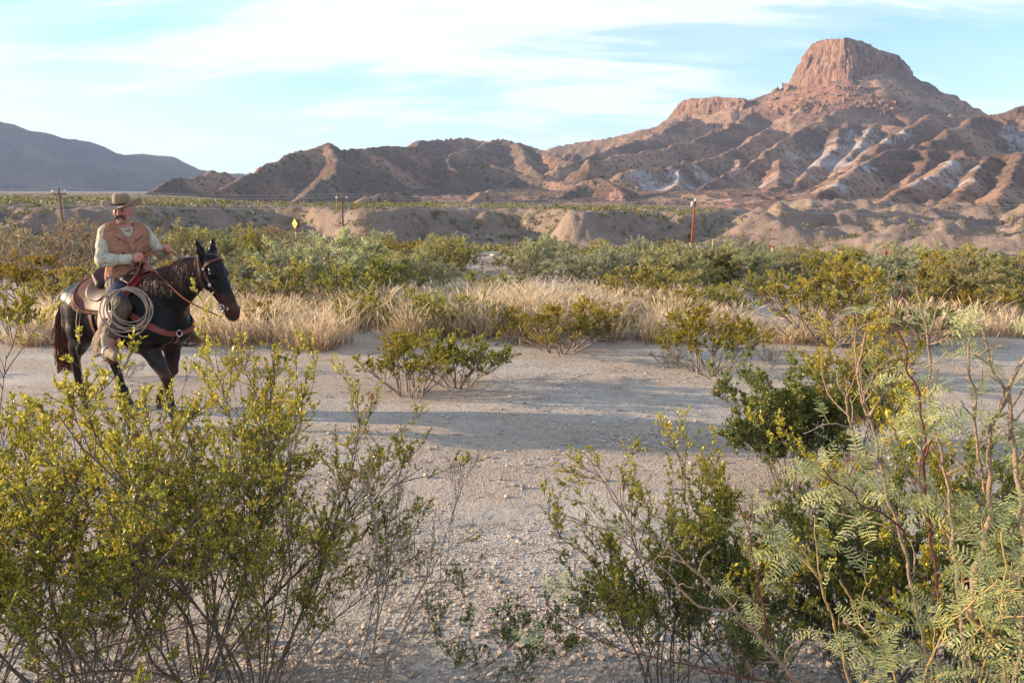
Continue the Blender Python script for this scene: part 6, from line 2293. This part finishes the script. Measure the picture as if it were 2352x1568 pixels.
        add('chap_flap', sheet_mesh('chap_flap', G, 0.007, np.broadcast_to(np.array((0, float(s), 0)), G.shape)), M_CHAP, chaps)
    a = np.linspace(0, 2 * np.pi, 40)
    bp = np.array([tb(0.03 + 0.168 * math.cos(t), 0.185 * math.sin(t), 1.462 + 0.012 * math.cos(t)) for t in a])
    add('belt', tube_mesh('belt', bp, 0.014, 6), M_LEATH_TAN, root)
    # --- boots with spurs
    for s in (-1, 1):
        S = Solid(0.008)
        an, to = ANK[s], TOE[s]
        fw = norm((to - an) * (1, 1, 0))
        heel = an + np.array((-0.02, 0, -0.055))
        S.rc(an + (0.0, -0.008 * s, 0.12), an, 0.056, 0.048, 0.02)
        S.rc(an + (0, 0, -0.02), an + fw * 0.10 + (0, 0, -0.055), 0.048, 0.038, 0.02)
        S.rc(an + fw * 0.08 + (0, 0, -0.062), an + fw * 0.205 + (0, 0, -0.070), 0.037, 0.022, 0.015)
        S.rc(heel, heel + fw * 0.04, 0.038, 0.034, 0.015)
        S.rc(heel + (0, 0, -0.035), heel + (0, 0, -0.05), 0.030, 0.028, 0.008)
        S.field()
        bt = add('boot', S.mesh('boot'), M_BUCK, root)
        sp = heel - fw * 0.045
        add('spur', tube_mesh('spur', curve_pts([heel + fw * 0.03 + np.array((0, 0.045 * s, 0.012)), heel - fw * 0.02 + np.array((0, 0.036 * s, 0.006)), sp, sp - fw * 0.045 + (0, 0, -0.01)], 12), 0.005, 6), M_METAL, bt)
        add('rowel', torus_mesh('rowel', sp - fw * 0.055 + (0, 0, -0.012), np.cross(fw, UP), 0.016, 0.004, 12, 5), M_METAL, bt)
        # leather hood of the stirrup over the toe
        S = Solid(0.009)
        S.rc(an + fw * 0.11 + (0, 0, -0.035), an + fw * 0.19 + (0, 0, -0.05), 0.066, 0.052, 0.02, (1, 0.85, 1))
        S.field()
        S.extra(lambda P, f: np.maximum(f, -((P - (an + fw * 0.10)) @ fw)))
        add('toe_cap', S.mesh('toe_cap'), M_LEATH_TAN, bt)
    # --- hat
    nr, na = 34, 72
    a = np.linspace(0, 2 * np.pi, na, endpoint=False)      # 0 = front
    ca, sa = np.cos(a), np.sin(a)
    prof = [(0.224, 0.0), (0.198, 0.0), (0.165, 0.0), (0.14, 0.0), (0.12, 0.0), (0.106, 0.002), (0.100, 0.014), (0.098, 0.035), (0.096, 0.06), (0.093, 0.082), (0.087, 0.101), (0.076, 0.115), (0.056, 0.126), (0.028, 0.132), (0.004, 0.133)]
    rows = []
    for (r, z) in prof:
        brim = np.clip((r - 0.106) / 0.10, 0, 1)
        rx = r * (1.10 + 0.02 * brim)            # front to back
        ry = r * (0.86 + 0.02 * brim)
        Z = z + brim ** 1.5 * (0.066 * np.abs(sa) ** 2.0 - 0.026 * np.abs(ca) ** 2.0 + 0.012 * sa)
        ry = ry - 0.016 * brim ** 2 * np.abs(sa)
        dent = -0.010 * np.exp(-((z - 0.125) / 0.02) ** 2) * np.exp(-(sa * r / 0.02) ** 2)
        rows.append(HC + FU * (0.060) + (rx * ca)[:, None] * FF * 1.0 + (ry * sa)[:, None] * FL + (Z + dent)[:, None] * FU)
    top_n = len(rows)
    und = []
    for (r, z) in [(0.100, -0.004), (0.12, -0.007), (0.14, -0.007), (0.165, -0.007), (0.198, -0.007), (0.224, -0.006)]:
        brim = np.clip((r - 0.106) / 0.10, 0, 1)
        rx = r * (1.10 + 0.02 * brim); ry = r * (0.86 + 0.02 * brim)
        Z = z + brim ** 1.5 * (0.066 * np.abs(sa) ** 2.0 - 0.026 * np.abs(ca) ** 2.0 + 0.012 * sa)
        ry = ry - 0.016 * brim ** 2 * np.abs(sa)
        und.append(HC + FU * (0.060) + (rx * ca)[:, None] * FF + (ry * sa)[:, None] * FL + Z[:, None] * FU)
    R_ = und + rows
    V_ = np.concatenate(R_)
    hat = add('hat', mesh_from('hat', V_, [grid_faces(len(R_), na, True), ((len(R_) - 1) * na + np.arange(na))[None]], True), M_FELT, root)
    bp = np.array([HC + FU * (0.060 + 0.016) + FF * 0.1125 * math.cos(t) + FL * 0.088 * math.sin(t) for t in np.linspace(0, 2 * np.pi, 50)])
    add('hat_band', tube_mesh('hat_band', bp, 0.0095, 6), M_LEATH_DK, hat)
    # --- reins: from the bit to the hands, ends hanging
    rn = tack('reins', 'thin leather split reins from the bit to both hands', 'reins')
    rh, lh = HAND[-1] + (0, 0.01, 0.0), HAND[1] + (0, -0.01, 0)
    b0, b1 = BIT[-1], BIT[1]
    def rope(name, ctrl, r, n=40):
        add(name, tube_mesh(name, curve_pts(ctrl, n), r, 6), M_REIN, rn)
    rope('near_rein', [b0, b0 * 0.66 + rh * 0.34 + (0.03, -0.11, -0.02), b0 * 0.3 + rh * 0.7 + (0.05, -0.06, -0.03), rh + (0.03, 0.0, -0.02), rh], 0.0085)
    rope('far_rein', [b1, b1 * 0.66 + lh * 0.34 + (-0.02, 0.11, 0.02), b1 * 0.3 + lh * 0.7 + (0.0, 0.05, 0.01), lh], 0.0085)
    rope('rein_across', [lh, lh * 0.5 + rh * 0.5 + (0.0, 0, 0.012), rh], 0.0105, 16)
    rope('rein_end', [lh + (0, 0, -0.02), lh + (0.01, -0.01, -0.14), lh + (0.015, -0.012, -0.30)], 0.0075, 14)
    rope('rein_tail', [rh + (0, 0, -0.02), rh + (-0.005, -0.07, -0.16), rh + (-0.05, -0.20, -0.34), rh + (-0.09, -0.27, -0.58), rh + (-0.10, -0.29, -0.74)], 0.0075, 30)
    # --- lasso hung from the horn
    ls = tack('lasso', 'coiled pale lasso rope hanging at the saddle horn over the rider leg', 'rope')
    n_ = norm(np.array((0.62, -0.78, 0.10)))
    u_ = norm(np.cross(UP, n_)); v_ = np.cross(n_, u_)
    ctr = np.array((0.560, -0.385, 1.265))
    rng = np.random.default_rng(8)
    for k, (r, oz, ox) in enumerate(((0.168, 0.026, 0.01), (0.184, 0.008, 0.030), (0.193, -0.008, -0.010), (0.206, -0.024, 0.020), (0.222, -0.055, -0.016), (0.212, -0.030, -0.042))):
        a = np.linspace(0, 2 * np.pi, 72)
        el = 1.0 + 0.03 * rng.normal()
        p = ctr + (np.cos(a) * r * el * 1.02)[:, None] * u_ + (np.sin(a) * r * 0.98 / el)[:, None] * v_ + UP * oz + u_ * ox + n_ * (0.012 * (k - 2)) + n_ * (0.012 * np.sin(2 * a + k))[:, None]
        add('rope_coil', tube_mesh('rope_coil', p, 0.0062, 7), M_ROPE, ls)
    kn = ctr + u_ * -0.17 + v_ * 0.17
    add('honda_knot', tube_mesh('honda_knot', curve_pts([kn, kn + u_ * -0.02 + v_ * -0.05 + n_ * 0.02, kn + u_ * 0.01 + v_ * -0.09 + n_ * 0.01], 10), 0.014, 7), M_ROPE, ls)
    hp = np.array((0.26, -0.06, 1.60))
    add('horn_loop', tube_mesh('horn_loop', curve_pts([hp, (0.30, -0.16, 1.58), (0.38, -0.29, 1.53), ctr + v_ * 0.235 + u_ * 0.02], 14), 0.008, 6), M_LEATH_DK, ls)
    return root


M_BROW = simple_mat('dark brown hair', (0.10, 0.058, 0.040), 0.6, 0.3, 0.4, 90.0, 0.6, 300.0)
M_GREYHAIR = simple_mat('grey beard', (0.36, 0.27, 0.22), 0.7, 0.3, 0.35, 90.0, 0.6, 300.0)
M_SHIRT = simple_mat('pale cotton shirt', (0.50, 0.46, 0.36), 0.85, 0.2, 0.12, 30.0, 0.35, 220.0, sheen=0.1, folds=13.0)
M_VEST = simple_mat('rust canvas vest', (0.37, 0.18, 0.118), 0.9, 0.15, 0.28, 16.0, 0.5, 240.0, folds=9.0)
M_VEST_DK = simple_mat('vest seam', (0.13, 0.045, 0.025), 0.9, 0.1, 0.2, 30.0)
M_JEANS = simple_mat('dark denim', (0.045, 0.055, 0.095), 0.9, 0.15, 0.3, 30.0, 0.5, 260.0)
M_FELT = simple_mat('brown felt hat', (0.25, 0.165, 0.105), 0.85, 0.2, 0.2, 22.0, 0.3, 200.0, sheen=0.25)
build_rider()


# ================================================================== along the road below
M_POLE = simple_mat('rusty red pole wood', (0.30, 0.075, 0.035), 0.8, 0.2, 0.3, 2.0)
M_POLE_DK = simple_mat('brown pole wood', (0.20, 0.12, 0.085), 0.85, 0.2, 0.3, 2.0)
M_CERAM = simple_mat('pale grey fitting', (0.62, 0.60, 0.56), 0.5, 0.4, 0.1, 3.0)
M_WIRE = simple_mat('bare aluminium wire', (0.55, 0.55, 0.57), 0.4, 0.5, 0.05, 3.0)
M_YELLOW = simple_mat('yellow sign face', (0.80, 0.44, 0.02), 0.45, 0.4, 0.06, 8.0)
M_INK = simple_mat('dark sign lettering', (0.16, 0.10, 0.02), 0.6, 0.3, 0.05, 8.0)
M_GALV = simple_mat('galvanised sign post', (0.52, 0.51, 0.50), 0.5, 0.4, 0.12, 8.0, metal=0.3)
M_REDP = simple_mat('red post paint', (0.45, 0.06, 0.035), 0.6, 0.3, 0.15, 8.0)
M_WHITEP = simple_mat('weathered white post paint', (0.66, 0.55, 0.48), 0.7, 0.3, 0.15, 8.0)


def lathe(name, prof, seg=10):
    a = np.linspace(0, 2 * np.pi, seg, endpoint=False)
    rows = [np.stack([r * np.cos(a), r * np.sin(a), np.full(seg, z)], -1) for r, z in prof]
    m = len(rows)
    return mesh_from(name, np.concatenate(rows), [grid_faces(m, seg, True), np.arange(seg)[::-1][None], ((m - 1) * seg + np.arange(seg))[None]], True)


def box_mesh(name, lo, hi, bev=0.0):
    V = np.array([(x, y, z) for x in (lo[0], hi[0]) for y in (lo[1], hi[1]) for z in (lo[2], hi[2])], float)
    return mesh_from(name, V, np.array([(0, 1, 3, 2), (4, 6, 7, 5), (0, 4, 5, 1), (2, 3, 7, 6), (0, 2, 6, 4), (1, 5, 7, 3)]), False)


def foot_at(x, R):
    d = ray(x, 480)
    p = np.array((d[0] * R, d[1] * R, 0.0))
    p[2] = gz(p[0], p[1])
    return p


POLES = [(-420, 96, 425, 'brown', None), (140, 100, 432, 'brown', 'brown utility pole with crossarm on the left behind the rider'),
         (786, 106, 447, 'brown', 'reddish brown utility pole with two white insulators behind the yellow sign'),
         (1591, 120, 458, 'red', 'rust red utility pole with grey transformer right of centre'), (2720, 170, 470, 'brown', None)]
TOPS = []
for (x, R, yt, kind, label) in POLES:
    b = foot_at(x, R)
    H = at(x, yt, R)[2] - b[2]
    TOPS.append((b, H))
    if label is None:
        label = 'brown utility pole standing outside the view on the %s' % ('left' if x < 0 else 'right')
    root = add('utility_pole', None, label=label, cat='utility pole', group='utility poles along the road', loc=b - (0, 0, 0.3))
    root.rotation_euler = (0, rad(2.2) if kind == 'red' else 0, 0)
    add('pole', lathe('pole', [(0.17, 0), (0.16, H * 0.4), (0.135, H * 0.8), (0.125, H + 0.3), (0.06, H + 0.33)]), M_POLE if kind == 'red' else M_POLE_DK, root)
    if kind == 'red':
        add('transformer', lathe('transformer', [(0.18, H - 0.75), (0.23, H - 0.72), (0.23, H - 0.15), (0.16, H - 0.08), (0.05, H - 0.05)]), M_CERAM, root).location = (-0.42, -0.05, 0)
        add('top_cap', lathe('top_cap', [(0.14, H + 0.02), (0.16, H + 0.05), (0.15, H + 0.42), (0.05, H + 0.46)]), M_CERAM, root)
        add('base_band', lathe('base_band', [(0.165, 1.35), (0.19, 1.38), (0.19, 1.72), (0.165, 1.75)]), M_CERAM, root)
    else:
        add('crossarm', box_mesh('crossarm', (-0.75, -0.06, H - 0.42), (0.75, 0.06, H - 0.28)), M_POLE_DK, root)
        for sx in (-0.68, 0.68):
            add('insulator', lathe('insulator', [(0.08, H - 0.28), (0.14, H - 0.22), (0.14, H + 0.02), (0.10, H + 0.08), (0.04, H + 0.12)]), M_CERAM, root).location = (sx, 0, 0)
        add('brace', tube_mesh('brace', [(0.5, 0, H - 0.36), (0.0, 0.0, H - 0.95)], 0.02, 5), M_POLE_DK, root)

WN = ['upper', 'middle', 'lower']
for k, (dz, off, sag) in enumerate(((0.10, 0.0, 0.5), (-0.22, 0.6, 0.6), (-1.35, 0.1, 0.8))):
    P = []
    for (b0, h0), (b1, h1) in zip(TOPS[:-1], TOPS[1:]):
        t = np.linspace(0, 1, 24)[:, None]
        a = b0 + np.array((off, 0.1, h0 + dz)); c = b1 + np.array((off, 0.1, h1 + dz))
        p = a * (1 - t) + c * t
        p[:, 2] -= (4 * sag * t * (1 - t))[:, 0]
        P.append(p[:-1] if len(P) < len(TOPS) - 2 else p)
    P = np.concatenate(P)
    add('power_line', tube_mesh('power_line', P, 0.013, 4), M_WIRE, label='%s overhead wire strung between the utility poles' % WN[k], cat='wire', group='overhead wires')

# the yellow warning sign, turned well away from us
b = foot_at(676, 66)
zc = at(676, 514, 66)[2]
root = add('road_sign', None, label='yellow diamond warning sign on a grey post behind the scrub', cat='road sign', loc=b)
root.rotation_euler = (0, 0, rad(-62 + 20))
hh = zc - b[2]
add('post', lathe('post', [(0.035, -0.2), (0.035, hh + 0.25)], 8), M_GALV, root)
s = 0.43
Vp = np.array([(0, -0.045, hh + s), (s * 0.93, -0.045, hh), (0, -0.045, hh - s), (-s * 0.93, -0.045, hh)])
Vb = Vp + (0, 0.008, 0)
face = add('panel', mesh_from('panel', np.concatenate([Vp, Vb]), np.array([(0, 1, 2, 3), (7, 6, 5, 4), (0, 4, 5, 1), (1, 5, 6, 2), (2, 6, 7, 3), (3, 7, 4, 0)]), False), M_YELLOW, root)
VV, FF_ = [], []
rngs = np.random.default_rng(2)
for (z0, n, w) in ((0.075, 3, 0.20), (-0.065, 6, 0.42)):
    for i in range(n):
        cx = (i + 0.5) / n * w - w / 2
        lw = w / n * 0.72
        for (ax0, az0, ax1, az1) in ((-0.5, -0.5, -0.2, 0.5), (0.2, -0.5, 0.5, 0.5), (-0.2, 0.1 if i % 2 else 0.3, 0.2, 0.3 if i % 2 else 0.5)):
            k = len(VV)
            for (px_, pz_) in ((ax0, az0), (ax1, az0), (ax1, az1), (ax0, az1)):
                VV.append((cx + px_ * lw, -0.0495, hh + z0 + pz_ * 0.10))
            FF_.append((k, k + 1, k + 2, k + 3))
add('lettering', mesh_from('lettering', np.array(VV), np.array(FF_), False), M_INK, face)

# two markers in the scrub on the right
b = foot_at(1780, 58)
root = add('marker_post', None, label='pale marker post with reddish top in the scrub on the right', cat='post', loc=b)
h1 = at(1780, 563, 58)[2] - b[2]
add('stake', lathe('stake', [(0.06, -0.2), (0.06, h1 - 0.2)], 8), M_WHITEP, root)
add('cap', lathe('cap', [(0.08, h1 - 0.2), (0.085, h1 - 0.03), (0.04, h1)], 8), M_REDP, root)
b = foot_at(2050, 52)
root = add('marker_post', None, label='short red marker with white stake near the right edge of the scrub', cat='post', loc=b)
h1 = at(2050, 580, 52)[2] - b[2]
add('stake', lathe('stake', [(0.035, -0.2), (0.035, h1 - 0.1)], 8), M_WHITEP, root)
add('plate', box_mesh('plate', (-0.2, -0.02, h1 - 0.12), (0.2, 0.02, h1 + 0.08)), M_REDP, root)
M_STALK = simple_mat('dry stalk', (0.42, 0.34, 0.20), 0.8, 0.2, 0.2, 8.0)
# a dry flower stalk standing over the bushes
for (x, R, yt, lab) in ((2228, 50, 558, 'tall pale dry stalk rising from the scrub on the right'), (1640, 34, 548, 'cluster of dry straw stalks right of the red pole foot')):
    b = foot_at(x, R)
    h1 = at(x, yt, R)[2] - b[2]
    root = add('dry_stalk', None, label=lab, cat='plant', loc=b)
    for q in range(1 if R > 40 else 3):
        p = curve_pts([(q * 0.14, 0, 0), (q * 0.15, 0.02, h1 * 0.5), (q * 0.17 + 0.05, 0.0, h1 * (1 - 0.12 * q))], 12)
        add('stem', tube_mesh('stem', p, np.linspace(0.018, 0.010, 12), 6), M_STALK, root)
        add('seed_head', lathe('seed_head', [(0.012, h1 * (0.72 - 0.1 * q)), (0.04, h1 * (0.82 - 0.1 * q)), (0.03, h1 * (0.95 - 0.12 * q)), (0.015, h1 * (1.0 - 0.12 * q))], 7), M_STALK, root).location = (q * 0.16 + 0.03, 0.0, 0)
